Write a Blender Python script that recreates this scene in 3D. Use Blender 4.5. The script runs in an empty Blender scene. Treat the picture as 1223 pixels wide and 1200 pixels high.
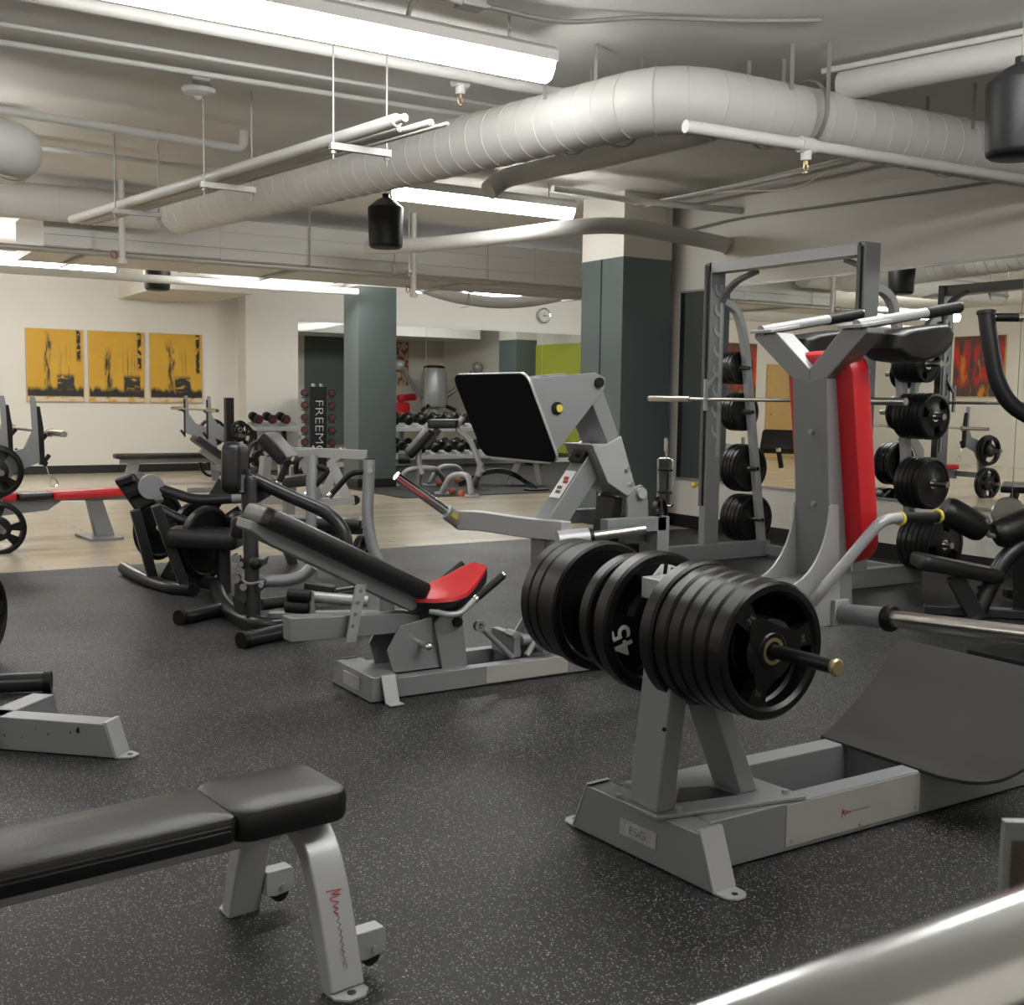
import bpy, bmesh, math, random
from mathutils import Vector as V, Matrix
random.seed(7)
R = math.radians
sc = bpy.context.scene
# ------------------------------------------------------------------ camera
CAM_H, FPX = 1.30, 1359.0
YAW, PITCH, ROLL = R(57.83), R(5.247), R(.754)
FWH = V((math.cos(YAW), math.sin(YAW), 0)); RT = V((math.sin(YAW), -math.cos(YAW), 0)); UP = V((0, 0, 1))
FW = FWH*math.cos(PITCH) - UP*math.sin(PITCH)
UU = UP*math.cos(PITCH) + FWH*math.sin(PITCH)
R2 = RT*math.cos(ROLL) + UU*math.sin(ROLL)
U2 = UU*math.cos(ROLL) - RT*math.sin(ROLL)
O = V((0, 0, CAM_H))
cd = bpy.data.cameras.new('camera'); cam = bpy.data.objects.new('camera', cd); sc.collection.objects.link(cam)
cam.matrix_world = Matrix(((R2.x, U2.x, -FW.x, O.x), (R2.y, U2.y, -FW.y, O.y), (R2.z, U2.z, -FW.z, O.z), (0, 0, 0, 1)))
cd.sensor_fit = 'HORIZONTAL'; cd.sensor_width = 36; cd.lens = 36*FPX/1223; cd.clip_start = .02; cd.clip_end = 100
cd.dof.use_dof = True; cd.dof.focus_distance = 5.5; cd.dof.aperture_fstop = cd.lens/1000/.0045
sc.camera = cam
# ------------------------------------------------------------------ world, exposure
w = bpy.data.worlds.new('world'); sc.world = w; w.use_nodes = True
w.node_tree.nodes['Background'].inputs[0].default_value = (.9, .9, .85, 1); w.node_tree.nodes['Background'].inputs[1].default_value = .02
sc.view_settings.view_transform = 'Standard'; sc.view_settings.look = 'None'; sc.view_settings.gamma = 1
sc.view_settings.exposure = 0.0
sc.cycles.max_bounces = 9; sc.cycles.diffuse_bounces = 5; sc.cycles.glossy_bounces = 5; sc.cycles.caustics_reflective = False
sc.cycles.sample_clamp_indirect = 6
LAMP = 35.0

def ray(x, y): return FW + R2*((x-611.5)/FPX) - U2*((y-600)/FPX)
def fl(x, y, z=0): d = ray(x, y); return O + d*((z-CAM_H)/d.z)
def onY(x, y, Y): d = ray(x, y); return O + d*(Y/d.y)
def onX(x, y, X): d = ray(x, y); return O + d*(X/d.x)
def onD(x, y, D): d = ray(x, y); return O + d*D
# ------------------------------------------------------------------ materials
def mat(name, col, rough=.5, metal=0., bump=0., bscale=200., var=0., vscale=8., coat=0., spec=.5):
    m = bpy.data.materials.new(name); m.use_nodes = True; nt = m.node_tree; b = nt.nodes['Principled BSDF']
    b.inputs['Base Color'].default_value = (*col, 1); b.inputs['Roughness'].default_value = rough
    b.inputs['Metallic'].default_value = metal; b.inputs['Specular IOR Level'].default_value = spec
    if coat: b.inputs['Coat Weight'].default_value = coat; b.inputs['Coat Roughness'].default_value = .15
    tc = nt.nodes.new('ShaderNodeTexCoord')
    if var:
        n = nt.nodes.new('ShaderNodeTexNoise'); n.inputs['Scale'].default_value = vscale; n.inputs['Detail'].default_value = 5
        nt.links.new(tc.outputs['Object'], n.inputs['Vector'])
        mx = nt.nodes.new('ShaderNodeMix'); mx.data_type = 'RGBA'
        mx.inputs[6].default_value = (*[c*(1-var) for c in col], 1); mx.inputs[7].default_value = (*[min(1, c*(1+var)) for c in col], 1)
        nt.links.new(n.outputs['Fac'], mx.inputs[0]); nt.links.new(mx.outputs[2], b.inputs['Base Color'])
        mr = nt.nodes.new('ShaderNodeMapRange'); mr.inputs['To Min'].default_value = max(.02, rough-.1); mr.inputs['To Max'].default_value = min(1, rough+.1)
        nt.links.new(n.outputs['Fac'], mr.inputs['Value']); nt.links.new(mr.outputs['Result'], b.inputs['Roughness'])
    if bump:
        n2 = nt.nodes.new('ShaderNodeTexNoise'); n2.inputs['Scale'].default_value = bscale; n2.inputs['Detail'].default_value = 3
        bp = nt.nodes.new('ShaderNodeBump'); bp.inputs['Strength'].default_value = bump; bp.inputs['Distance'].default_value = .01
        nt.links.new(tc.outputs['Object'], n2.inputs['Vector']); nt.links.new(n2.outputs['Fac'], bp.inputs['Height'])
        nt.links.new(bp.outputs['Normal'], b.inputs['Normal'])
    return m
def emis(name, col, s):
    m = bpy.data.materials.new(name); m.use_nodes = True; b = m.node_tree.nodes['Principled BSDF']
    b.inputs['Base Color'].default_value = (.9, .9, .88, 1)
    b.inputs['Emission Color'].default_value = (*col, 1); b.inputs['Emission Strength'].default_value = s
    return m
class NT:                                       # small node helper
    def __init__(s, name):
        s.m = bpy.data.materials.new(name); s.m.use_nodes = True; s.t = s.m.node_tree; s.b = s.t.nodes['Principled BSDF']
        s.tc = s.n('TexCoord')
    def n(s, typ, **kw):
        o = s.t.nodes.new('ShaderNode'+typ)
        for k, v in kw.items():
            if k.startswith('i_'): o.inputs[k[2:].replace('_', ' ')].default_value = v
            else: setattr(o, k, v)
        return o
    def l(s, a, b): s.t.links.new(a, b)
    def math(s, op, a, b=None, clamp=False):
        o = s.n('Math', operation=op); o.use_clamp = clamp
        for i, q in enumerate((a, b)):
            if q is None: continue
            if isinstance(q, (int, float)): o.inputs[i].default_value = q
            else: s.l(q, o.inputs[i])
        return o.outputs[0]
    def mix(s, f, a, b):
        o = s.n('Mix', data_type='RGBA')
        for i, q in ((0, f), (6, a), (7, b)):
            if isinstance(q, tuple): o.inputs[i].default_value = (*q, 1)
            elif isinstance(q, (int, float)): o.inputs[i].default_value = q
            else: s.l(q, o.inputs[i])
        return o.outputs[2]
M = {}
M['silver'] = mat('silver_powder_coat', (.24, .247, .256), .38, .28, var=.06, vscale=5)
M['silver2'] = mat('light_grey_paint', (.385, .392, .40), .36, .25, var=.06, vscale=6)
M['plate_steel'] = mat('brushed_steel_plate', (.52, .50, .465), .36, .4, var=.1, vscale=9)
M['dark'] = mat('charcoal_tube_paint', (.042, .0435, .046), .30, .6)
M['darker'] = mat('near_black_paint', (.007, .007, .008), .42, .1, spec=.35)
M['chrome'] = mat('chrome', (.74, .73, .71), .14, 1)
M['bar'] = mat('bar_steel', (.45, .43, .39), .28, 1)
M['vinyl'] = mat('black_vinyl', (.006, .006, .0065), .36, bump=.10, bscale=220)
M['red'] = mat('red_vinyl', (.52, .012, .019), .36, bump=.08, bscale=150, var=.08)
M['rubber'] = mat('black_plate_rubber', (.0045, .0045, .005), .33, var=.2, vscale=12, spec=.32)
M['grip'] = mat('black_grip_rubber', (.005, .005, .005), .5, spec=.3)
M['white'] = mat('white_marking', (.88, .88, .86), .6)
M['yellow'] = mat('yellow_band', (.62, .52, .07), .5)
M['redmark'] = mat('faded_red_print', (.35, .05, .04), .6)
M['darkmark'] = mat('faded_dark_print', (.12, .115, .11), .6)
M['duct'] = mat('painted_duct', (.60, .592, .572), .5, var=.04, vscale=3)
M['pipe'] = mat('painted_pipe', (.62, .61, .585), .45, var=.03)
M['galv'] = mat('galvanised', (.40, .39, .37), .45, .6, var=.12)
M['wire'] = mat('grey_wire', (.22, .215, .2), .5)
M['brass'] = mat('brass', (.45, .36, .2), .35, .8)
M['speaker'] = mat('black_plastic', (.008, .0083, .0095), .45, spec=.3)
M['label_silver'] = mat('worn_label', (.42, .42, .42), .5, .3, var=.5, vscale=60)
M['oak'] = mat('light_oak_door', (.55, .36, .14), .5, var=.12, vscale=6)
M['orange'] = mat('orange_rubber', (.5, .13, .06), .5)
M['maroon'] = mat('maroon_urethane', (.085, .018, .024), .42)
M['teal'] = mat('teal_grey_paint', (.105, .132, .131), .55, var=.05, vscale=2)
M['lamp'] = emis('fluorescent_lens', (1, .995, .965), LAMP)
M['wall'] = mat('warm_white_wall', (.73, .705, .65), .75, var=.025, vscale=1.2, bump=.03, bscale=90)
M['wall_lime'] = mat('lime_wall', (.42, .46, .05), .7)
M['ceil'] = mat('painted_concrete_ceiling', (.70, .69, .66), .75, var=.06, vscale=.9, bump=.08, bscale=35)
M['base'] = mat('black_vinyl_base', (.012, .012, .012), .4)
M['sheet'] = mat('matte_black_sheet', (.0035, .0035, .0042), .9, spec=.12)
M['rail'] = mat('polished_rail', (.86, .86, .86), .2, 1)
M['platform'] = mat('grey_grip_mat', (.028, .0277, .0275), .72, var=.12, vscale=5, bump=.1, bscale=300, spec=.25)

def floor_rubber():
    s = NT('speckled_rubber'); O3 = s.tc.outputs['Object']
    def fleck(scale, size, keep):
        v = s.n('TexVoronoi', i_Scale=scale); s.l(O3, v.inputs['Vector'])
        a = s.math('LESS_THAN', v.outputs['Distance'], size)
        sep = s.n('SeparateColor'); s.l(v.outputs['Color'], sep.inputs[0])
        return s.math('MULTIPLY', a, s.math('LESS_THAN', sep.outputs[0], keep)), sep.outputs[1]
    f1, c1 = fleck(215, .36, .34); f2, c2 = fleck(110, .22, .16)
    n = s.n('TexNoise', i_Scale=1.3, i_Detail=6); s.l(O3, n.inputs['Vector'])
    n2 = s.n('TexNoise', i_Scale=60, i_Detail=4); s.l(O3, n2.inputs['Vector'])
    base = s.mix(n.outputs['Fac'], (.0055, .0057, .0063), (.0130, .0133, .0145))
    base = s.mix(s.math('MULTIPLY', n2.outputs['Fac'], .5), base, (.0155, .0155, .0155))
    xyz = s.n('SeparateXYZ'); s.l(O3, xyz.inputs[0])
    wn = s.n('TexWhiteNoise', noise_dimensions='1D'); s.l(s.math('FLOOR', s.math('ADD', s.math('DIVIDE', xyz.outputs['Y'], 1.2), .695)), wn.inputs['W'])
    base = s.mix(s.math('MULTIPLY', wn.outputs['Value'], .38), base, (.019, .0193, .0205))
    y = s.math('FRACT', s.math('ADD', s.math('DIVIDE', xyz.outputs['Y'], 1.2), .695))
    base = s.mix(s.math('MULTIPLY', s.math('LESS_THAN', y, .006), .7), base, (.006, .006, .006))
    col = s.mix(s.math('MULTIPLY', f1, s.math('MULTIPLY', c1, 1.0)), base, (.46, .46, .47))
    col = s.mix(s.math('MULTIPLY', f2, s.math('MULTIPLY', c2, .9)), col, (.60, .59, .57))
    s.l(col, s.b.inputs['Base Color'])
    r = s.n('MapRange'); r.inputs['To Min'].default_value = .42; r.inputs['To Max'].default_value = .62
    s.l(n.outputs['Fac'], r.inputs['Value']); s.l(r.outputs['Result'], s.b.inputs['Roughness']); s.b.inputs['Specular IOR Level'].default_value = .32
    bp = s.n('Bump', i_Strength=.25, i_Distance=.004); s.l(n2.outputs['Fac'], bp.inputs['Height']); s.l(bp.outputs['Normal'], s.b.inputs['Normal'])
    return s.m
def floor_wood():
    s = NT('pale_wood_floor'); O3 = s.tc.outputs['Object']
    br = s.n('TexBrick', i_Scale=1.0); br.inputs['Brick Width'].default_value = 1.5; br.inputs['Row Height'].default_value = .18
    br.inputs['Mortar Size'].default_value = .0022; br.inputs['Mortar Smooth'].default_value = .2
    br.inputs['Color1'].default_value = (.63, .56, .44, 1); br.inputs['Color2'].default_value = (.50, .43, .325, 1); br.inputs['Mortar'].default_value = (.2, .16, .11, 1)
    s.l(O3, br.inputs['Vector'])
    mp = s.n('Mapping'); mp.inputs['Scale'].default_value = (.8, 9, 1); s.l(O3, mp.inputs[0])
    n = s.n('TexNoise', i_Scale=2.2, i_Detail=6, i_Distortion=.7); s.l(mp.outputs[0], n.inputs['Vector'])
    c = s.mix(s.math('MULTIPLY', n.outputs['Fac'], .55), br.outputs['Color'], (.40, .335, .245))
    s.l(c, s.b.inputs['Base Color']); s.b.inputs['Roughness'].default_value = .22
    return s.m
def painting_mat(name, seed, bg, bg2, splash):
    # loose abstract brushwork; object space is the canvas, x across 0..1, z up 0..1
    s = NT(name); O3 = s.tc.outputs['UV']
    xyz = s.n('SeparateXYZ'); s.l(O3, xyz.inputs[0]); X, Y = xyz.outputs['X'], xyz.outputs['Y']
    def noise(sx, sy, sc_, det=5, dist=0., off=0.):
        mp = s.n('Mapping'); mp.inputs['Scale'].default_value = (sx, sy, 1); mp.inputs['Location'].default_value = (seed*3.7+off, seed*1.3, seed)
        s.l(O3, mp.inputs[0]); n = s.n('TexNoise', i_Scale=sc_, i_Detail=det, i_Distortion=dist); s.l(mp.outputs[0], n.inputs['Vector']); return n.outputs['Fac']
    def step(v, a, b):
        r = s.n('MapRange'); r.inputs['From Min'].default_value = a; r.inputs['From Max'].default_value = b; s.l(v, r.inputs['Value']); return r.outputs['Result']
    def mul(*a):
        o = a[0]
        for q in a[1:]: o = s.math('MULTIPLY', o, q)
        return o
    n1 = noise(1, 1, 3.5)
    c = s.mix(n1, bg, bg2)
    c = splash(s, c, X, Y, noise, step, mul)
    s.l(c, s.b.inputs['Base Color']); s.b.inputs['Roughness'].default_value = .6
    return s.m
def amber(variant):
    a, bx, trunk, ht = variant
    def f(s, c, X, Y, noise, step, mul):
        # streaks hanging from blocks, dark masses along the lower edge, a rising plume
        st = mul(step(noise(26, 1.2, 1.0, 4), .54, .60), step(s.math('ABSOLUTE', s.math('SUBTRACT', X, bx)), .19, .12), step(Y, .85, .55), .75)
        c = s.mix(st, c, (.10, .075, .02))
        wob = s.math('MULTIPLY', s.math('SUBTRACT', noise(1.5, 3, 1.5), .5), .22)
        d = s.math('ABSOLUTE', s.math('SUBTRACT', s.math('ADD', X, wob), trunk))
        pl = mul(step(d, .075, .03), step(noise(12, 3, 2), .38, .56), step(Y, .14, .22), step(Y, ht, ht-.2))
        c = s.mix(pl, c, (.02, .018, .014))
        blk = mul(step(s.math('ADD', s.math('ABSOLUTE', s.math('SUBTRACT', X, bx)), s.math('MULTIPLY', noise(9, 3, 2), .06)), .20, .17), step(Y, .40, .34), step(Y, .14, .17), step(noise(3, 9, 2), .34, .46))
        c = s.mix(blk, c, (.022, .022, .017))
        dk = mul(step(s.math('ADD', Y, s.math('MULTIPLY', noise(4, 1, 2, 6, .5), -.20)), .115, .05), step(Y, .05, .07))
        c = s.mix(dk, c, (.014, .012, .011))
        lo = mul(step(Y, .075, .05), step(noise(3, 6, 2), .4, .5))
        c = s.mix(lo, c, (.62, .52, .40))
        ed = mul(step(X, .87, .90), step(X, .97, .95), step(Y, a, a+.05), step(noise(6, 8, 2), .42, .47))
        c = s.mix(ed, c, (.012, .012, .012))
        return c
    return f
def reds(s, c, X, Y, noise, step, mul):
    c = s.mix(mul(step(noise(3, 1.3, 1.6, 5, .5), .44, .56), step(Y, .10, .3), step(Y, 1.0, .75)), c, (.52, .03, .025))
    c = s.mix(mul(step(noise(4, 1.5, 1.4, 5, .5, 5), .55, .66), step(Y, .9, .6)), c, (.62, .22, .02))
    c = s.mix(mul(step(noise(9, 2, 1.5, 5, 1, 9), .6, .7), .8), c, (.05, .045, .05))
    return c
def ink(s, c, X, Y, noise, step, mul):
    c = s.mix(step(noise(2, 2, 2.5, 5, 1.6), .5, .53), c, (.28, .07, .03))
    c = s.mix(step(noise(3, 2, 2.5, 5, 1.6, 4), .60, .62), c, (.05, .03, .02))
    return c
M['floor_r'] = floor_rubber(); M['floor_w'] = floor_wood()
_mir = NT('mirror_glass'); _mir.b.inputs['Base Color'].default_value = (.86, .88, .86, 1); _mir.b.inputs['Metallic'].default_value = 1; _mir.b.inputs['Roughness'].default_value = .004
M['mirror'] = _mir.m
# ------------------------------------------------------------------ mesh helpers
def frame(d, up=UP):
    d = d.normalized(); s = d.cross(up)
    if s.length < 1e-4: s = d.cross(V((1, 0, 0)))
    s.normalize(); return d, s, s.cross(d).normalized()
def fillet(pts, r, n=5):
    pts = [V(p) for p in pts]; out = [pts[0]]
    for a, b, c in zip(pts, pts[1:], pts[2:]):
        u, v = (a-b), (c-b); k = min(r, u.length*.48, v.length*.48)
        p, q = b+u.normalized()*k, b+v.normalized()*k
        for i in range(n+1):
            t = i/n; out.append(p*(1-t)**2 + b*2*t*(1-t) + q*t*t)
    out.append(pts[-1]); return out
def spline(pts, n=8):
    pts = [V(p) for p in pts]; P = [pts[0]*2-pts[1]] + pts + [pts[-1]*2-pts[-2]]; out = []
    for i in range(1, len(P)-2):
        for k in range(n):
            t = k/n; a, b, c, d = P[i-1:i+3]
            out.append(.5*((2*b)+(c-a)*t+(2*a-5*b+4*c-d)*t*t+(3*b-a-3*c+d)*t**3))
    out.append(pts[-1]); return out
class MB:
    def __init__(s): s.bm = bmesh.new()
    def ring_loft(s, rings, cap=True, closed=False):
        vs = [[s.bm.verts.new(p) for p in r] for r in rings]; n = len(vs[0])
        pairs = list(zip(vs, vs[1:])) + ([(vs[-1], vs[0])] if closed else [])
        for a, b in pairs:
            for i in range(n):
                try: s.bm.faces.new((a[i], a[(i+1) % n], b[(i+1) % n], b[i]))
                except ValueError: pass
        if cap and not closed:
            s.bm.faces.new(list(reversed(vs[0]))); s.bm.faces.new(vs[-1])
        return s
    def box(s, lo, hi):
        x0, y0, z0 = lo; x1, y1, z1 = hi
        return s.ring_loft([[(x0, y0, z), (x1, y0, z), (x1, y1, z), (x0, y1, z)] for z in (z0, z1)])
    def bar(s, p, q, w, h, up=UP, w2=None, h2=None):
        p, q = V(p), V(q); d, a, b = frame(q-p, V(up)); w2 = w if w2 is None else w2; h2 = h if h2 is None else h2
        return s.ring_loft([[c-a*ww/2-b*hh/2, c+a*ww/2-b*hh/2, c+a*ww/2+b*hh/2, c-a*ww/2+b*hh/2] for c, ww, hh in ((p, w, h), (q, w2, h2))])
    def sweep_bar(s, pts, w, h, up=UP):
        # rectangular section along a polyline, w sideways and h in the plane
        pts = [V(p) for p in pts]; rings = []
        for i, c in enumerate(pts):
            t = (pts[min(i+1, len(pts)-1)]-pts[max(i-1, 0)]).normalized(); a = V(up).normalized(); b = t.cross(a).normalized()
            rings.append([c-a*w/2-b*h/2, c+a*w/2-b*h/2, c+a*w/2+b*h/2, c-a*w/2+b*h/2])
        return s.ring_loft(rings)
    def tube(s, pts, r, n=14, fil=0., cap=True):
        pts = fillet(pts, fil) if fil else [V(p) for p in pts]
        rings = []; a = None
        for i, c in enumerate(pts):
            t = (pts[min(i+1, len(pts)-1)]-pts[max(i-1, 0)]).normalized()
            if a is None: _, a, b = frame(t)
            else:
                a = (a - t*a.dot(t)).normalized(); b = a.cross(t).normalized()
            rr = r(i/(len(pts)-1)) if callable(r) else r
            rings.append([c + a*math.cos(k*2*math.pi/n)*rr + b*math.sin(k*2*math.pi/n)*rr for k in range(n)])
        return s.ring_loft(rings, cap)
    def cyl(s, p, q, r, r2=None, n=20):
        p, q = V(p), V(q); d, a, b = frame(q-p); r2 = r if r2 is None else r2
        return s.ring_loft([[c + a*math.cos(k*2*math.pi/n)*rr + b*math.sin(k*2*math.pi/n)*rr for k in range(n)] for c, rr in ((p, r), (q, r2))])
    def lathe(s, o, ax, prof, n=28, closed=False):
        # prof: (radius, distance along ax)
        o = V(o); d, a, b = frame(V(ax))
        rings = [[o + d*z + (a*math.cos(k*2*math.pi/n)+b*math.sin(k*2*math.pi/n))*max(r, 1e-4) for k in range(n)] for r, z in prof]
        return s.ring_loft(rings, True, closed)
    def prism(s, poly, vec):
        vec = V(vec); poly = [V(p) for p in poly]
        return s.ring_loft([poly, [p+vec for p in poly]])
    def sphere(s, c, r, sx=1, sy=1, sz=1, n=14):
        m = Matrix.Translation(V(c)) @ Matrix.Diagonal((r*sx, r*sy, r*sz, 1))
        bmesh.ops.create_uvsphere(s.bm, u_segments=n, v_segments=n//2+2, radius=1, matrix=m); return s
    def pad(s, p, q, w, h, up=UP, rc=.04, edge=.02, w2=None, crown=0., nseg=1):
        # upholstered pad lying along p-q: w across, h thick, rounded corners in plan, soft edges
        p, q = V(p), V(q); d, a, b = frame(q-p, V(up)); L = (q-p).length; w2 = w if w2 is None else w2
        def outline(ins):
            pts = []; rr = max(rc-ins, .004)
            for (ex, ey, a0) in ((1, 1, 0), (0, 1, 90), (0, 0, 180), (1, 0, 270)):
                ww = (w2 if ex else w)/2-ins
                cx = (L-ins-rr) if ex else (ins+rr); cy = (ww-rr) if ey else -(ww-rr)
                for k in range(7):
                    t = R(a0+k*15); pts.append((cx+rr*math.cos(t), cy+rr*math.sin(t)))
            return pts
        rings = []
        for ins, z in ((edge, 0), (edge*.3, edge*.3*1), (0, min(edge, h*.4)), (0, h-edge), (edge*.3, h-edge*.3), (edge, h), (min(w, w2)*.32, h+crown)):
            rings.append([p + d*x + a*y + b*(z-h/2) for x, y in outline(ins)])
        return s.ring_loft(rings)
    def ob(s, name, m, parent=None, bev=0., ang=38, weld=False, seg=2, inward=False):
        bmesh.ops.recalc_face_normals(s.bm, faces=s.bm.faces[:])
        me = bpy.data.meshes.new(name)
        base = getattr(parent, '_o', None)
        if parent is not None:
            off = V(ORG[parent.name]); bmesh.ops.translate(s.bm, verts=s.bm.verts[:], vec=-off)
        s.bm.to_mesh(me); s.bm.free()
        me.shade_smooth(); me.set_sharp_from_angle(angle=R(ang))
        o = bpy.data.objects.new(name, me); sc.collection.objects.link(o)
        if m is not None: me.materials.append(M[m] if isinstance(m, str) else m)
        if parent is not None: o.parent = parent; ORG[o.name] = ORG[parent.name]
        else: ORG[o.name] = (0, 0, 0)
        if bev:
            bm_ = o.modifiers.new('bevel', 'BEVEL'); bm_.width = bev; bm_.segments = seg; bm_.limit_method = 'ANGLE'; bm_.angle_limit = R(40); bm_.harden_normals = True
        return o
ORG = {}
def thing(name, label, cat, loc=(0, 0, 0), group=None):
    o = bpy.data.objects.new(name, None); sc.collection.objects.link(o); o.location = loc; o.empty_display_size = .1
    ORG[o.name] = tuple(loc); return tag(o, label, cat, group)
def tag(o, label, cat, group=None, kind=None):
    if label: o['label'] = label
    if cat: o['category'] = cat
    if group: o['group'] = group
    if kind: o['kind'] = kind
    return o
def solo(mb, name, m, label, cat, group=None, bev=0., at=None, **k):
    o = mb.ob(name, m, None, bev, **k)
    if at is not None:                              # put the origin on the thing
        o.data.transform(Matrix.Translation(-V(at))); o.location = at
    return tag(o, label, cat, group)
def struct(mb, name, m, bev=0.):
    o = mb.ob(name, m, None, bev); o['kind'] = 'structure'; return o
def part(mb, name, m, parent, bev=0., label=None, **k):
    o = mb.ob(name, m, parent, bev, **k)
    if label: o['label'] = label
    return o
def dup(o, label=None, group=None, mw=None):
    c = o.copy(); sc.collection.objects.link(c)
    if mw is not None: c.matrix_world = mw
    if label: c['label'] = label
    if group: c['group'] = group
    for ch in list(o.children):
        d = ch.copy(); sc.collection.objects.link(d); d.parent = c
        for g in list(ch.children):
            e = g.copy(); sc.collection.objects.link(e); e.parent = d
    return c
def orient(loc, ax, up=UP, spin=0., s=1.):
    # matrix with local +Z along ax
    d, a, b = frame(V(ax), V(up)); m = Matrix((-a, b, d)).transposed().to_4x4()
    return Matrix.Translation(V(loc)) @ m @ Matrix.Rotation(spin, 4, 'Z') @ Matrix.Scale(s, 4)
def text_mesh(txt, size, m, parent, loc, xdir, ydir, name, depth=.0008, label=None, sx=1., off=0.):
    c = bpy.data.curves.new('t', 'FONT'); c.body = txt; c.size = size; c.extrude = depth; c.offset = off; c.align_x = 'CENTER'; c.align_y = 'CENTER'
    t = bpy.data.objects.new('t', c); sc.collection.objects.link(t)
    dg = bpy.context.evaluated_depsgraph_get(); me = bpy.data.meshes.new_from_object(t.evaluated_get(dg))
    bpy.data.objects.remove(t)
    x, y = V(xdir).normalized(), V(ydir).normalized(); z = x.cross(y)
    mm = Matrix.Translation(V(loc)-V(ORG[parent.name])) @ Matrix((x*sx, y, z)).transposed().to_4x4()
    me.transform(mm); me.materials.clear(); me.materials.append(M[m])
    o = bpy.data.objects.new(name, me); sc.collection.objects.link(o); o.parent = parent; ORG[o.name] = ORG[parent.name]
    if label: o['label'] = label
    return o
ORD = ['first', 'second', 'third', 'fourth', 'fifth', 'sixth', 'seventh', 'eighth', 'ninth', 'tenth', 'eleventh', 'twelfth']
# ================================================================== the room
CEIL = 3.35; YB = 19.2; XR = 7.7; YA = 10.0; XL = -6.0; YF = -2.6; XA = 15.5; YW = 8.79
struct(MB().box((XL, YF, -.1), (XR, YW, 0)), 'floor_rubber', 'floor_r')
struct(MB().box((XL, YW, -.1), (XA, YB, -.002)), 'floor_wood', 'floor_w')
struct(MB().box((6.55, 13.06, -.001), (XA, YB, .008)), 'floor_mat', M['platform'])
struct(MB().box((XL-.2, YF-.2, CEIL), (XA+.2, YB+.2, CEIL+.2)), 'ceiling', 'ceil')
struct(MB().box((XL-.2, YB, -.1), (XA+.2, YB+.2, CEIL)), 'wall_back', 'wall')
struct(MB().box((6.47, YB-.42, 0), (7.40, YB, CEIL)), 'wall_back_pier', 'wall')
struct(MB().box((XR, YF-.2, -.1), (XR+.25, YA, CEIL)), 'wall_right', 'wall')
struct(MB().box((XR+.25, YA-.2, -.1), (XA+.2, YA, CEIL)), 'wall_alcove', 'wall')
struct(MB().box((11.36, YA, 0), (12.6, YA+.02, 3.0)), 'column_stand_in_alcove', 'teal')  # added flat panel standing in for a column's dark side in the back mirror
struct(MB().box((XA, YA, -.1), (XA+.2, YB, CEIL)), 'wall_far_right', 'wall')
struct(MB().box((XL-.2, YF-.2, -.1), (XL, YB, CEIL)), 'wall_left', 'wall')
struct(MB().box((XL, YF-.2, -.1), (XR, YF, CEIL)), 'wall_front', 'wall')
struct(MB().box((XA-.03, 14.8, 0), (XA, 18.9, 2.6)), 'wall_far_right_panel', 'wall_lime')
struct(MB().box((4.5, 16.9, 2.82), (5.95, YB-.001, CEIL-.001)), 'trim_soffit', 'wall')
bb = MB(); bb.box((XL, YB-.012, 0), (6.47, YB, .13)); struct(bb, 'baseboard_back', 'base')
struct(MB().box((XR-.012, YF, 0), (XR, YA, .13)), 'baseboard_right', 'base')
def column(n, x, y, wx, wy, zp):
    struct(MB().box((x, y, 0), (x+wx, y+wy, zp)), f'column_{n}', 'teal', .004)
    struct(MB().box((x+.002, y+.002, zp), (x+wx-.002, y+wy-.002, CEIL)), f'column_{n}_top', 'wall')
    struct(MB().box((x-.012, y-.012, 0), (x+wx+.012, y+wy+.012, .13)), f'column_{n}_base', 'base')
column(1, 6.69, 14.72, .59, .50, 2.83)
column(2, 6.98, 9.09, .62, .70, 2.71)
struct(MB().box((6.974, 9.44, .13), (6.98, 9.455, 2.71)), 'column_2_joint', 'base')
column(3, 14.9, 14.0, .6, .8, 2.72)
# mirrors and panel on the right wall
z0, z1 = .51, 2.385
for i, (a, b) in enumerate(((9.05, 7.0), (6.994, 5.2), (5.194, 3.4), (3.394, 1.6))):
    struct(MB().box((XR-.006, b, z0), (XR-.0005, a, z1)), f'mirror_right_{i+1}', 'mirror')
struct(MB().box((XR-.016, 1.6, z1), (XR, 9.05, z1+.02)).box((XR-.016, 1.6, z0-.02), (XR, 9.05, z0)), 'trim_mirror_right', 'galv')
# mirrors on the back wall
for i, (a, b) in enumerate(((7.47, 10.11), (10.116, 12.74), (12.746, 15.3))):
    struct(MB().box((a, YB-.006, .10), (b, YB-.0005, 2.60)), f'mirror_back_{i+1}', 'mirror')
struct(MB().box((7.42, YB-.02, 2.60), (15.4, YB, 2.66)), 'trim_mirror_back', 'ceil')
# unseen side of the room: wooden door and paintings that show in the mirrors
dr = struct(MB().box((-4.6, YB-.05, 0), (-3.55, YB, 2.15)), 'door_1', 'oak', .004)
part(MB().cyl((-3.68, YB-.05, 1.0), (-3.68, YB-.12, 1.0), .02).bar((-3.68, YB-.11, 1.0), (-3.80, YB-.11, 1.0), .02, .02), 'door_handle', 'chrome', dr)

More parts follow.
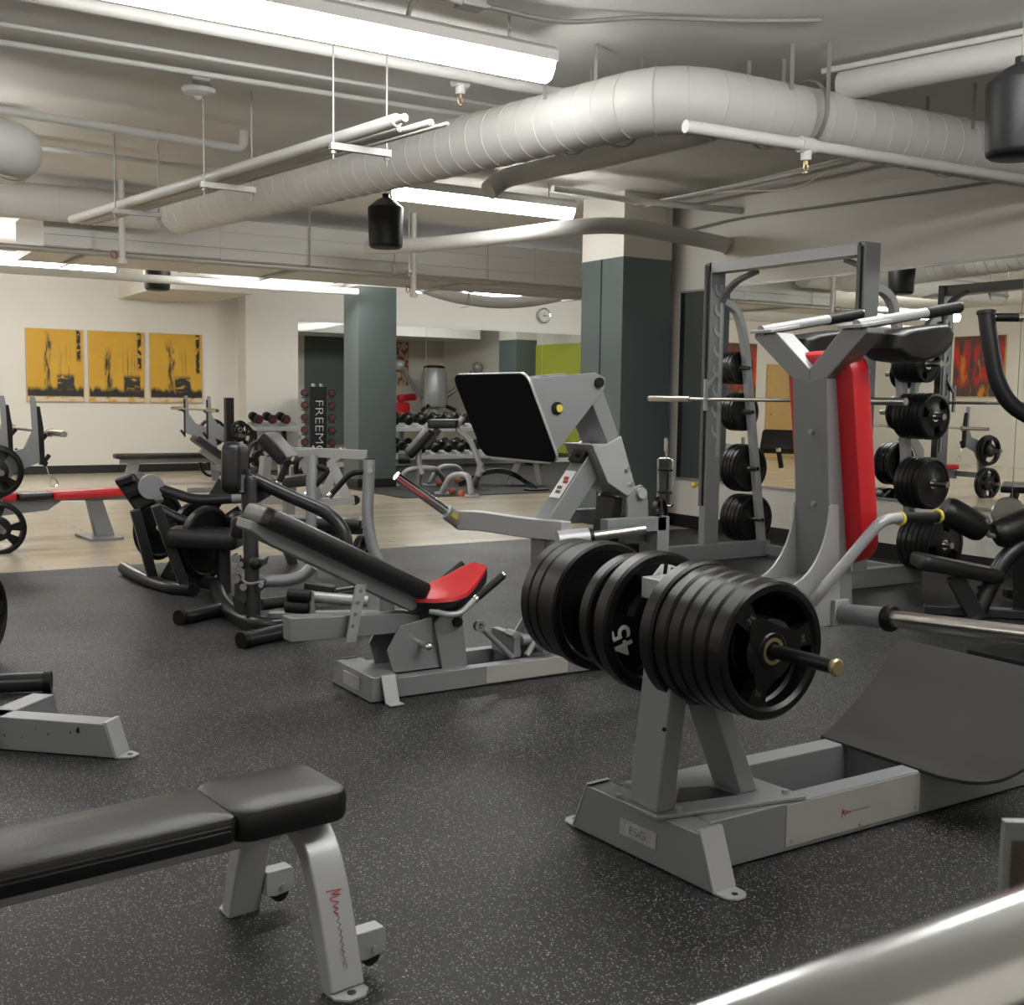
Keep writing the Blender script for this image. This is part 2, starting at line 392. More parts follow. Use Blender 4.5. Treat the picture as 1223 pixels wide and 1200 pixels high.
def canvas(name, p0, ux, w, h, m, label, group=None, nrm=(0, -1, 0)):
    # wooden edged stretched canvas; p0 lower left corner on the wall
    p0, ux, nrm = V(p0)+V(nrm)*.004, V(ux), V(nrm); t = thing(name, label, 'painting', p0, group)
    e = part(MB().prism([p0, p0+ux*w, p0+ux*w+UP*h, p0+UP*h], nrm*.04), 'canvas_edge', M['oak'], t, .002)
    me = bpy.data.meshes.new('painted_face'); f = .012
    q = [ux*f+UP*f+nrm*.042, ux*(w-f)+UP*f+nrm*.042, ux*(w-f)+UP*(h-f)+nrm*.042, ux*f+UP*(h-f)+nrm*.042]
    q += [c-nrm*.003 for c in q]
    me.from_pydata([tuple(c) for c in q], [], [(0, 1, 2, 3), (7, 6, 5, 4), (0, 4, 5, 1), (1, 5, 6, 2), (2, 6, 7, 3), (3, 7, 4, 0)])
    uv = me.uv_layers.new(name='UVMap'); uvs = [(0, 0), (1, 0), (1, 1), (0, 1)]
    for l in me.loops: uv.data[l.index].uv = uvs[l.vertex_index % 4]
    me.materials.append(m); o = bpy.data.objects.new('painted_face', me); sc.collection.objects.link(o); o.parent = t
    return t
am = [painting_mat(f'amber_abstract_{i}', i*2.3+1, (.64, .37, .025), (.50, .27, .02), amber(v)) for i, v in enumerate(((.55, .68, .36, 1.0), (.45, .78, .34, .8), (.4, .62, .38, .95)))]
for i, (x0, x1) in enumerate(((3.07, 3.93), (4.0, 4.88), (4.97, 5.84))):
    canvas('canvas_painting', (x0, YB, 1.145), (1, 0, 0), x1-x0, 1.145, am[i],
           ['amber and black abstract canvas nearest the left edge, tall plume left of centre', 'middle of the three amber abstract canvases on the back wall', 'amber abstract canvas nearest the wall pier, dark hump at its foot'][i], 'amber abstract canvases on the back wall')
rm = painting_mat('red_abstract', 5, (.05, .045, .045), (.13, .06, .05), reds)
canvas('canvas_painting', (XL, 14.75, 1.45), (0, 1, 0), 1.25, 1.3, rm, 'red, orange and black abstract canvas seen in the right mirror', None, (1, 0, 0))
canvas('canvas_painting', (-3.2, YB, 1.3), (1, 0, 0), 1.2, 1.3, rm, 'red abstract canvas seen in the mirror behind the left weight stacks')
im = painting_mat('ink_abstract', 3, (.60, .52, .42), (.70, .62, .50), ink)
canvas('canvas_painting', (14.4, YA, 1.6), (-1, 0, 0), .75, 1.2, im, 'rust coloured ink abstract canvas seen in the back mirror beside the column', None, (0, 1, 0))
# ================================================================== ceiling services
def light_fixture(x0, x1, y, z, label, along='x', up=False):
    t = thing('fluorescent_light', label, 'ceiling light', ((x0+x1)/2, y, z), 'fluorescent ceiling lights')
    c = lambda a, d, h: (a, y+d, z+h) if along == 'x' else (y+d, a, z+h)
    prof = [(-.088, .0), (-.080, -.04), (-.05, -.085), (0, -.098), (.05, -.085), (.080, -.04), (.088, 0)]
    if up: prof = [(-.088, .0), (-.080, -.04), (-.05, -.085), (0, -.098), (.05, -.085), (.080, -.04), (.088, 0), (.06, .05), (-.06, .05)]
    part(MB().ring_loft([[c(a, d, h) for d, h in prof] for a in (x0, x1)]), 'lens', 'lamp', t)
    if up: part(MB().prism([c(x0-.01, -.04, .0505), c(x0-.01, .04, .0505), c(x0-.01, .04, .085), c(x0-.01, -.04, .085)], V(c(x1+.01, 0, 0))-V(c(x0-.01, 0, 0))), 'housing', 'pipe', t)
    else: part(MB().prism([c(x0-.01, -.10, .0005), c(x0-.01, .10, .0005), c(x0-.01, .10, .055), c(x0-.01, .06, .085), c(x0-.01, -.06, .085), c(x0-.01, -.10, .055)], V(c(x1+.01, 0, 0))-V(c(x0-.01, 0, 0))), 'housing', 'pipe', t)
    for a in (x0+.25, x1-.25):
        part(MB().tube([c(a, 0, .08), c(a, 0, CEIL-z)], .006, 6), 'hanger', 'galv', t)
    return t
light_fixture(1.12, 3.56, 5.36, 3.12, 'large white fluorescent fixture along the upper left of the ceiling')
light_fixture(4.55, 6.42, 9.22, 3.12, 'fluorescent fixture between the round duct and the wide column')
light_fixture(-4.0, -1.6, 5.36, 3.1, 'fluorescent fixture outside the frame on the left')
light_fixture(-1.0, 1.4, 9.3, 3.1, 'fluorescent fixture left of the paintings side, out of frame')
light_fixture(-4.4, -2.0, 1.2, 3.1, 'fluorescent fixture out of frame, left of the camera', up=True)
light_fixture(1.3, 3.7, 16.0, 3.0, 'fluorescent fixture in front of the amber canvases behind the box duct', up=True)
light_fixture(-4.0, -1.6, 14.5, 3.0, 'fluorescent fixture near the wooden door', up=True)
light_fixture(8.2, 10.6, 15.9, 3.0, 'fluorescent fixture in the alcove beyond the slim column', up=True)
light_fixture(11.6, 14.0, 15.9, 3.0, 'fluorescent fixture deep in the alcove', up=True)
light_fixture(2.5, 4.7, 2.6, 2.98, 'fluorescent fixture above the squat machine, out of frame', up=True)  # added unseen lamp, hung low with an open lens to brighten the ceiling
light_fixture(1.9, 4.3, .55, 3.0, 'fluorescent fixture overhead, right of the camera', up=True)
light_fixture(4.55, 6.45, 14.1, 2.92, 'fluorescent fixture hidden behind the boxy duct by the slim column', up=True)  # lamp added behind the duct to light the slim column and back wall

RD = .185; ZD = 2.985
def round_duct(name, pts, r, label, rings=True, step=.16, fil=.32, m='duct'):
    pts = fillet(pts, fil, 6); t = thing(name, label, 'air duct', pts[0])
    part(MB().tube(pts, r, 36), 'duct_shell', m, t)
    if rings:
        L = 0; nxt = .1; mb = MB()
        for a, b in zip(pts, pts[1:]):
            l = (b-a).length
            while nxt < L+l:
                c = a+(b-a)*((nxt-L)/l); d = (b-a).normalized()
                mb.lathe(c-d*.006, d, [(r-.004, 0), (r+.0035, .003), (r+.0035, .009), (r-.004, .012)], 36); nxt += step
            L += l
        part(mb, 'seam_ribs', m, t)
    return t
A = V((4.19, 5.06, ZD))
round_duct('round_duct', [V((3.13, 10.95, ZD)), A, V((7.66, 4.92, ZD))], RD, 'large spiral seam round duct bending across the ceiling')
round_duct('round_duct', [V((-1.5, 11.85, 3.10)), V((3.15, 11.75, 3.10))], .17, 'plain round duct running level at upper left behind the cable tray', True, .9)
round_duct('round_duct', [V((-.6, 7.9, 2.83)), V((1.25, 7.9, 2.83)), V((1.3, 8.6, 2.88))], .17, 'round duct elbow cut by the left edge of the ceiling', True, .5, .25)
for i, (x, y, p) in enumerate(((893, 30, (4.95, 5.07)), (957, 14, (5.1, 4.93)), (683, 38, (4.08, 5.9)), (728, 47, (4.2, 5.55)), (1160, 95, (6.5, 4.99)))):
    p = V((*p, 0)); q = V((*p.xy, ZD))
    d = V((1, -.06, 0)) if p.y < 5.3 else V((-.13, 1, 0)).normalized()
    n = d.cross(UP).normalized(); pts = [V((*p.xy, CEIL))+n*RD*.9]
    mb = MB(); mb.bar(V((*p.xy, CEIL))+n*.19, V((*p.xy, ZD))+n*.19, .03, .003, n).bar(V((*p.xy, CEIL))-n*.19, V((*p.xy, ZD))-n*.19, .03, .003, n)
    mb.lathe(q-d*.015, d, [(RD+.001, 0), (RD+.008, 0), (RD+.008, .03), (RD+.001, .03)], 36, True)
    solo(mb, 'duct_strap', 'galv', f'{ORD[i]} metal strap hanging the large round duct, counted from the front bend' if i < 2 else ['strap holding the duct behind the big light', 'strap holding the duct just left of its bend', 'strap holding the duct beside the right hand pendant speaker'][i-2], 'duct strap', 'straps of the large round duct')
# box duct
t = thing('rectangular_duct', 'long boxy painted duct with seams running across the far ceiling', 'air duct', (2.13, 12.1, 2.74))
part(MB().box((2.13, 12.1, 2.74), (14.5, 13.75, 3.16)), 'duct_shell', 'duct', t, .004)
for x in (3.9, 5.9, 7.9, 9.9, 11.9): part(MB().box((x, 12.092, 2.73), (x+.03, 13.76, 3.17)), 'seam_flange', 'duct', t)
for x in (2.6, 4.9, 7.2, 9.5): part(MB().cyl((x, 12.07, 3.0), (x, 12.07, CEIL), .007, n=8).cyl((x, 13.78, 3.0), (x, 13.78, CEIL), .007, n=8).box((x-.02, 12.05, 2.70), (x+.02, 13.80, 2.73)).cyl((x, 12.07, 2.70), (x, 12.07, 3.0), .007, n=8), 'duct_hanger', 'galv', t)
part(MB().prism([(2.3, 12.095, 2.86), (14.4, 12.095, 2.86), (14.4, 12.095, 3.02), (2.3, 12.095, 3.02)], (0, .02, 0)).box((2.13, 12.07, 2.85), (14.5, 12.1, 2.86)).box((2.13, 12.07, 3.02), (14.5, 12.1, 3.03)), 'stiffener', 'duct', t)
# pipes
def pipe(pts, r, label, name='ceiling_pipe', m='pipe', fil=.1, cat='pipe', group='ceiling pipes', n=14):
    return solo(MB().tube(pts, r, n, fil), name, m, label, cat, group)
def sprinkler(p, label):
    t = thing('sprinkler_head', label, 'sprinkler', p, 'sprinkler heads'); p = V(p)
    part(MB().cyl(p+V((-.05, 0, 0)), p+V((.05, 0, 0)), .045).cyl(p, p-UP*.085, .034, .03), 'tee_fitting', 'pipe', t)
    part(MB().tube([p-UP*.085, p-UP*.11], .014, 8).tube([p+V((-.014, 0, -.105)), p+V((-.017, 0, -.13)), p+V((0, 0, -.15))], .004, 6).tube([p+V((.014, 0, -.105)), p+V((.017, 0, -.13)), p+V((0, 0, -.15))], .004, 6).cyl(p-UP*.15, p-UP*.155, .02), 'head', 'brass', t)
pipe([(-4, 6.26, 3.26), (6.2, 6.24, 3.26)], .035, 'white sprinkler main running behind the large light')
sprinkler(fl(550, 96, 3.26), 'sprinkler head on the main beside the large light')
pipe([(4.05, 4.762, 2.745), (7.69, 4.55, 2.745)], .034, 'bright white pipe tucked under the right arm of the round duct')
sprinkler(V((4.90, 4.712, 2.745)), 'sprinkler head under the round duct on the right')
pipe([(-3, 6.95, 3.28), (6, 6.8, 3.28)], .014, 'thin upper pipe at left between the main and the smoke detector')
pipe([(-3, 7.3, 3.27), (5.2, 7.1, 3.27)], .018, 'thin lower pipe at left beside the smoke detector')
pipe([(-3, 8.3, 3.18), (1.24, 8.5, 3.18), (3.0, 8.72, 3.18), (3.0, 8.72, 3.32)], .032, 'mid sized pipe left of the cable tray ending in a turned up elbow')
pipe([(-2, 9.6, 3.2), (3.2, 9.75, 3.2)], .02, 'slim pipe ending behind the cable tray')
P = [onY(x, y, Y) for x, y, Y in ((905, 300, 8.35), (860, 291, 8.40), (800, 279, 8.50), (745, 270, 8.55), (690, 271, 8.7), (620, 280, 9.4), (520, 291, 10.6), (440, 296, 11.4))]
P[0].x = 7.69
pipe(spline(P), .075, 'thick curved white pipe sweeping past the top of the wide column', fil=0, m='duct')
P = [fl(586, 222, 2.93), fl(602, 213, 3.0), fl(645, 203, 3.02), fl(720, 187, 3.02), fl(850, 155, 3.02)]
pipe([P[0]-V((.02, 0, .04))]+P[1:], .075, 'painted waste pipe with an elbow behind the round duct', fil=.12)
pipe([fl(660, 225, 3.2), fl(760, 240, 3.2), (7.69, 8.2, 3.1)], .03, 'painted pipe running to the right wall above the wide column')
P = [fl(1005, 103, 3.2), fl(1223, 62, 3.2)]
pipe([P[0], P[0]+(P[1]-P[0])*2.5], .085, 'wide painted pipe above the round duct at upper right')
pipe([P[0]+V((-.06, .1, .1)), P[0]+(P[1]-P[0])*2.5+V((-.06, .1, .1))], .018, 'narrow conduit beside the wide pipe at upper right')
pipe([(7.5, 9.3, 3.25), (7.5, 3, 3.25)], .04, 'painted conduit along the top of the right wall')
pipe([(7.4, 9.5, 3.27), (7.4, 3, 3.27)], .02, 'thin conduit next to the wall top conduit')
pipe(spline([(7.66, 8.9, 3.0), (7.68, 8.2, 3.03), (7.68, 7, 3.0), (7.68, 5.2, 2.96), (7.68, 3.2, 2.97)]), .012, 'drooping cable along the right wall below the conduits', 'wall_cable', 'wire', 0, 'cable', None)
pipe(spline([(7.2, 9.2, 3.2), (7.25, 8.2, 3.22), (7.3, 7.2, 3.12), (7.3, 6.7, 3.2), (7.3, 5.6, 3.24)]), .009, 'loose white cable loop near the right wall conduits', 'loose_cable', 'pipe', 0, 'cable', None)
pipe(spline([(7.1, 9.2, 3.22), (7.1, 8, 3.2), (7.2, 7, 3.24), (7.2, 5.5, 3.28)]), .009, 'second loose white cable near the right wall conduits', 'loose_cable', 'pipe', 0, 'cable', None)
# far run of pipes at box duct level
pipe([(1.0, 11.95, 2.68), (9.5, 11.95, 2.68)], .03, 'long thin dark pipe crossing in front of the boxy duct', m='galv')
pipe([(-3, 14.6, 2.72), (6.6, 14.55, 2.72)], .05, 'white pipe passing below the boxy duct toward the slim column')
pipe(spline([(4.6, 15.2, 2.95), (5.0, 15.15, 2.88), (5.6, 15.1, 2.80), (6.1, 15.1, 2.86), (6.6, 15.1, 2.92)]), .10, 'bowed white flexible duct left of the slim column', 'flexible_duct', 'duct', 0, 'air duct', None)
pipe(spline([(7.6, 14.9, 2.95), (8.0, 14.9, 2.84), (8.5, 14.9, 2.76), (9.1, 14.9, 2.74), (9.7, 14.9, 2.80), (10.4, 14.9, 2.95)]), .09, 'bowed white flexible duct right of the slim column', 'flexible_duct', 'duct', 0, 'air duct', None)
for (x, y, z, l) in ((5.6, 15.1, 2.9, 'left'), (8.5, 14.9, 2.85, 'right')):
    solo(MB().box((x-.015, y-.112, z-.16), (x+.015, y-.108, CEIL)).box((x-.015, y+.108, z-.16), (x+.015, y+.112, CEIL)).box((x-.015, y-.112, z-.215), (x+.015, y+.112, z-.21)), 'duct_hanger', 'galv', f'strap hanger holding the bowed flexible duct {l} of the slim column', 'duct strap')
for i, (x, y, z) in enumerate(((2.75, 11.55, 2.55), (5.95, 11.6, 2.42))):
    t = thing('drop_pipe', ['vertical drop pipe with red ring hanging below the boxy duct at left', 'vertical drop pipe with red ring in front of the slim column top'][i], 'pipe', (x, y, z), 'drop pipes')
    part(MB().cyl((x, y, z), (x, y, CEIL), .03).cyl((x, y, z), (x, y, z+.05), .045), 'pipe_body', 'pipe', t)
    part(MB().lathe((x-.09, y-.03, z+.08), (.6, -1, 0), [(.035, 0), (.042, 0), (.042, .01), (.035, .01)], 16, True), 'tag_ring', 'redmark', t)
# cable tray pipes
TX = lambda y: 2.77 - (y-6.07)*.150
for i, (dx, r, y0, dz) in enumerate(((-.06, .036, 5.62, .026), (.02, .017, 5.72, .007), (.065, .02, 5.50, .010), (.12, .011, 5.44, .001))):
    pts = [(TX(y0)+dx, y0, 2.72+dz+.022), (TX(10.4)+dx, 10.4, 2.72+dz+.022)]
    t = solo(MB().tube(pts, r, 14).cyl(V(pts[0])-V((-.01, .1, 0))*(.8 if i == 0 else .1), pts[0], r*.6), 'tray_pipe', 'pipe', ['thickest insulated pipe of the hanging cable tray', 'second pipe of the hanging cable tray, slim', 'third pipe of the hanging cable tray, reaching furthest forward', 'thinnest conduit of the hanging cable tray'][i], 'pipe', 'pipes on the hanging tray')
for i, y in enumerate((6.07, 7.67, 9.18)):
    x = TX(y); t = thing('trapeze_hanger', f'strut trapeze hanger under the tray pipes, {ORD[i]} from the camera', 'pipe hanger', (x, y, 2.7), 'trapeze hangers')
    part(MB().box((x-.185, y-.02, 2.672), (x+.185, y+.02, 2.709)), 'strut_channel', 'galv', t)
    for dx in (-.165, .165):
        part(MB().cyl((x+dx, y, 2.62), (x+dx, y, CEIL), .006, n=8).cyl((x+dx, y, 2.65), (x+dx, y, 2.665), .016, n=6), 'threaded_rod', 'galv', t)
for i, (x, y) in enumerate(((5.6, 11.2), (7.4, 10.2))):
    t = thing('trapeze_hanger', ['far strut hanger in front of the boxy duct, left of the slim column', 'far strut hanger in front of the boxy duct, left of the wide column'][i], 'pipe hanger', (x, y, 2.62), 'trapeze hangers')
    part(MB().box((x-.02, y-.2, 2.62), (x+.02, y+.2, 2.65)), 'strut_channel', 'galv', t)
    for dy in (-.17, .17): part(MB().cyl((x, y+dy, 2.58), (x, y+dy, CEIL), .006, n=8), 'threaded_rod', 'galv', t)
# smoke detector, junction box, wires, chain, clock
p = fl(237, 104, 3.3); t = thing('smoke_detector', 'white smoke detector on the ceiling at upper left', 'smoke detector', p)
part(MB().box((p.x-.06, p.y-.06, CEIL-.05), (p.x+.06, p.y+.06, CEIL)), 'mounting_box', 'pipe', t)
part(MB().lathe((p.x, p.y, CEIL-.05), (0, 0, -1), [(.10, 0), (.11, .015), (.10, .04), (.07, .055), (.03, .06), (.012, .085)], 24), 'detector_body', 'pipe', t)
p = fl(562, 8, 3.3); p.z = CEIL; t = thing('junction_box', 'grey conduit junction box behind the big light', 'junction box', p)
part(MB().box((p.x-.07, p.y-.05, CEIL-.06), (p.x+.07, p.y+.05, CEIL)).cyl((p.x-.11, p.y, CEIL-.03), (p.x-.07, p.y, CEIL-.03), .018).cyl((p.x+.07, p.y, CEIL-.03), (p.x+.11, p.y, CEIL-.03), .018), 'box_body', 'galv', t, .004)
pipe(spline([p+V((.1, 0, -.03)), p+V((.5, -.1, -.06)), p+V((.9, -.3, -.02)), p+V((1.35, -.55, -.02)), p+V((1.7, -.8, -.02))]), .013, 'flexible grey conduit arching right from the junction box', 'conduit', 'wire', 0, 'conduit', None)
pipe([p+V((-.1, 0, -.03)), p+V((-.3, .06, -.03)), p+V((-.34, .07, -.2))], .013, 'flexible grey conduit dropping from the junction box to the light', 'conduit', 'wire', .08, 'conduit', None)
pipe([p+V((-.07, -.03, -.05)), p+V((-.42, -.1, -.05))], .014, 'short straight conduit stub left of the junction box', 'conduit', 'pipe', 0, 'conduit', None)
mb = MB()
p0 = V((3.32, 5.36, 3.19))
for k in range(9): mb.lathe(p0+UP*(.012+.018*k)-V((.002, 0, 0)), (1, 0, 0) if k % 2 else (0, 1, 0), [(.006, 0), (.010, 0), (.010, .003), (.006, .003)], 8, True)
solo(mb, 'hanging_chain', 'galv', 'short chain holding the right end of the large light', 'chain')
p = onY(649, 377, YB-.02); t = thing('wall_clock', 'round silver wall clock above the back mirror', 'clock', p)
part(MB().lathe(p, (0, -1, 0), [(.15, 0), (.16, .02), (.15, .04), (.13, .035), (.125, .025)], 32), 'clock_rim', 'chrome', t)
part(MB().cyl(p+V((0, -.024, 0)), p+V((0, -.03, 0)), .125, n=32), 'clock_face', 'pipe', t)
part(MB().bar(p+V((-.03, -.032, 0)), p+V((.08, -.032, 0)), .004, .012).bar(p+V((0, -.032, -.02)), p+V((0, -.032, .05)), .012, .004), 'clock_hands', 'darker', t)
# pendant speakers
def pendant(p, r, h, label):
    p = V(p); t = thing('pendant_speaker', label, 'speaker', p, 'pendant speakers')
    part(MB().lathe(p, (0, 0, 1), [(r*.80, 0), (r*.9, .012), (r*.93, .03), (r, h*.76), (r*.98, h*.8), (r*.55, h*.93), (r*.2, h), (r*.2, h+.03)], 36), 'speaker_shell', 'speaker', t)
    part(MB().lathe(p+UP*.004, (0, 0, -1), [(r*.78, 0), (r*.6, .008), (.02, .012)], 30), 'grille', 'darker', t)
    part(MB().cyl(p+UP*h, (p.x, p.y, CEIL), .004, n=6), 'hanger_wire', 'wire', t)
pendant((4.36, 9.03, 2.57), .155, .43, 'black pendant speaker hanging left of the duct in front of the slim column')
pendant((4.91, 3.385, 2.455), .155, .43, 'black pendant speaker cut by the right edge of the frame')
pendant((4.0, 15.0, 2.62), .17, .3, 'black pendant speaker half hidden under the boxy duct')
# ================================================================== weight plates
def grip_plate_mesh(r, t, holes=19):
    # rubber disc round the local Z axis, three hand holes, raised rim and hub
    rs = [.026, .046, .050, r*.40, r*.46, r*.64, r*.82, r*.87, r*.96, r]
    hs = [1, 1, .88, .88, .66, .66, .66, 1, 1, .78]
    N = 72; bm = bmesh.new(); top = []; bot = []
    for i, rad in enumerate(rs):
        top.append([bm.verts.new((rad*math.cos(2*math.pi*k/N), rad*math.sin(2*math.pi*k/N), hs[i]*t/2)) for k in range(N)])
        bot.append([bm.verts.new((v.co.x, v.co.y, -v.co.z)) for v in top[-1]])
    hole = lambda i, k: holes and 4 <= i <= 5 and ((k+holes//2) % 24) < holes
    hole2 = lambda i, k: hole(i, k) or (holes and i == 3 and r > .14 and 4 <= (k % 24) < 11 and False)
    for i in range(len(rs)-1):
        for k in range(N):
            j = (k+1) % N
            if hole2(i, k):
                if not hole2(i-1, k): bm.faces.new((top[i][k], top[i][j], bot[i][j], bot[i][k]))
                if not hole2(i+1, k): bm.faces.new((top[i+1][j], top[i+1][k], bot[i+1][k], bot[i+1][j]))
                if not hole2(i, (k-1) % N): bm.faces.new((top[i+1][k], top[i][k], bot[i][k], bot[i+1][k]))
                if not hole2(i, j): bm.faces.new((top[i][j], top[i+1][j], bot[i+1][j], bot[i][j]))
                continue
            bm.faces.new((top[i][k], top[i+1][k], top[i+1][j], top[i][j])); bm.faces.new((bot[i][j], bot[i+1][j], bot[i+1][k], bot[i][k]))
    for k in range(N):
        j = (k+1) % N
        bm.faces.new((top[-1][k], bot[-1][k], bot[-1][j], top[-1][j])); bm.faces.new((top[0][j], bot[0][j], bot[0][k], top[0][k]))
    bmesh.ops.recalc_face_normals(bm, faces=bm.faces[:])
    me = bpy.data.meshes.new('weight_plate'); bm.to_mesh(me); bm.free(); me.shade_smooth(); me.set_sharp_from_angle(angle=R(32)); me.materials.append(M['rubber'])
    return me
_pm = {}
def plate(c, ax, r, t, label, group, spin=0., marks=None, hub='bar', holes=19):
    # c centre, ax outward axis
    key = (round(r, 3), round(t, 3), holes)
    if key not in _pm:
        hb = MB().lathe((0, 0, -t/2), (0, 0, 1), [(.0262, 0), (.036, 0), (.036, t+.001), (.0262, t+.001)], 24, True)
        h = hb.ob('steel_hub', None); hm = h.data; bpy.data.objects.remove(h); _pm[key] = (grip_plate_mesh(r, t, holes), hm)
    pm, hm = _pm[key]
    o = bpy.data.objects.new('weight_plate', pm); sc.collection.objects.link(o); o.matrix_world = orient(c, ax, UP, spin); ORG[o.name] = (0, 0, 0)
    tag(o, label, 'weight plate', group)
    k = (hm.name, hub)
    if k not in _pm:
        m2 = hm.copy(); m2.materials.clear(); m2.materials.append(M[hub]); _pm[k] = m2
    h = bpy.data.objects.new('steel_hub', _pm[k]); sc.collection.objects.link(h); h.parent = o
    if marks and marks[0][0] == '35':
        w_ = []
        for k in range(36):
            f = .5+.5*math.cos(R(k*10-60)*3); q = r*(.37+.23*f**1.6); w_.append((q*math.cos(R(k*10)), q*math.sin(R(k*10)), t/2*.60))
        mw = MB().prism(w_, (0, 0, .008)).ob('hub_web', 'rubber'); mw.parent = o
    for (txt, ang, size, rad, mm) in (marks or ()):
        a = R(ang); rr = r*rad; y = V((math.cos(a), math.sin(a), 0)); x = V((math.sin(a), -math.cos(a), 0))
        zz = t/2*.66 if rad < .82 and rad > .43 else t/2*1.0
        tt = text_mesh(txt, size, mm, o, (rr*math.cos(a), rr*math.sin(a), zz+.0006), x, y, 'weight_number', .0006, 'number on the plate', 1., .0016 if mm == 'white' else 0)
    return o
def stack(c0, ax, items, where, group, hub='bar', holes=19, gap=.002):
    # items from the inner end outwards: (radius, thickness[, marks]); c0 is the inner face of the stack
    ax = V(ax).normalized(); s = 0; n = len(items); rnd = random.Random(where)
    for i, it in enumerate(items):
        r, t = it[0], it[1]; k = n-1-i
        nm = 'outermost black weight plate' if k == 0 else ('innermost black weight plate' if i == 0 and n > 2 else f'black weight plate, {ORD[k]} from outside,')
        if n == 1: nm = 'lone black weight plate'
        plate(V(c0)+ax*(s+t/2), ax, r, t, f'{nm} on {where}', group, rnd.uniform(0, 2) if len(it) < 4 else it[3], it[2] if len(it) > 2 else None, hub, holes)
        s += t+gap
    return s
def scribble(p, d, n, size, parent, name='worn_script', seed=1):
    # faded handwriting-like mark: first letter red, then a dark wavy line
    rnd = random.Random(seed); p, d, n = V(p), V(d).normalized(), V(n).normalized(); u = n.cross(d); q = p+n*.0012
    L = size
    pts = [q+d*a*L+u*b*L for a, b in ((0, -.10), (.02, .12), (.045, -.03), (.075, .09), (.10, -.06), (.14, -.02), (.17, .05), (.20, -.04), (.24, .03), (.27, -.04), (.31, .02))]
    part(MB().tube(spline(pts, 3), size*.0085, 5), name, 'redmark', parent, label='faded red start of the script mark')
    pts = [q+d*L*(.31+.69*i/16)+u*L*(.022 if i % 2 else -.018)*rnd.uniform(.6, 1.3) for i in range(17)]
    part(MB().tube(spline(pts, 2), size*.0055, 5), name, 'darkmark', parent, label='faded dark rest of the script mark')
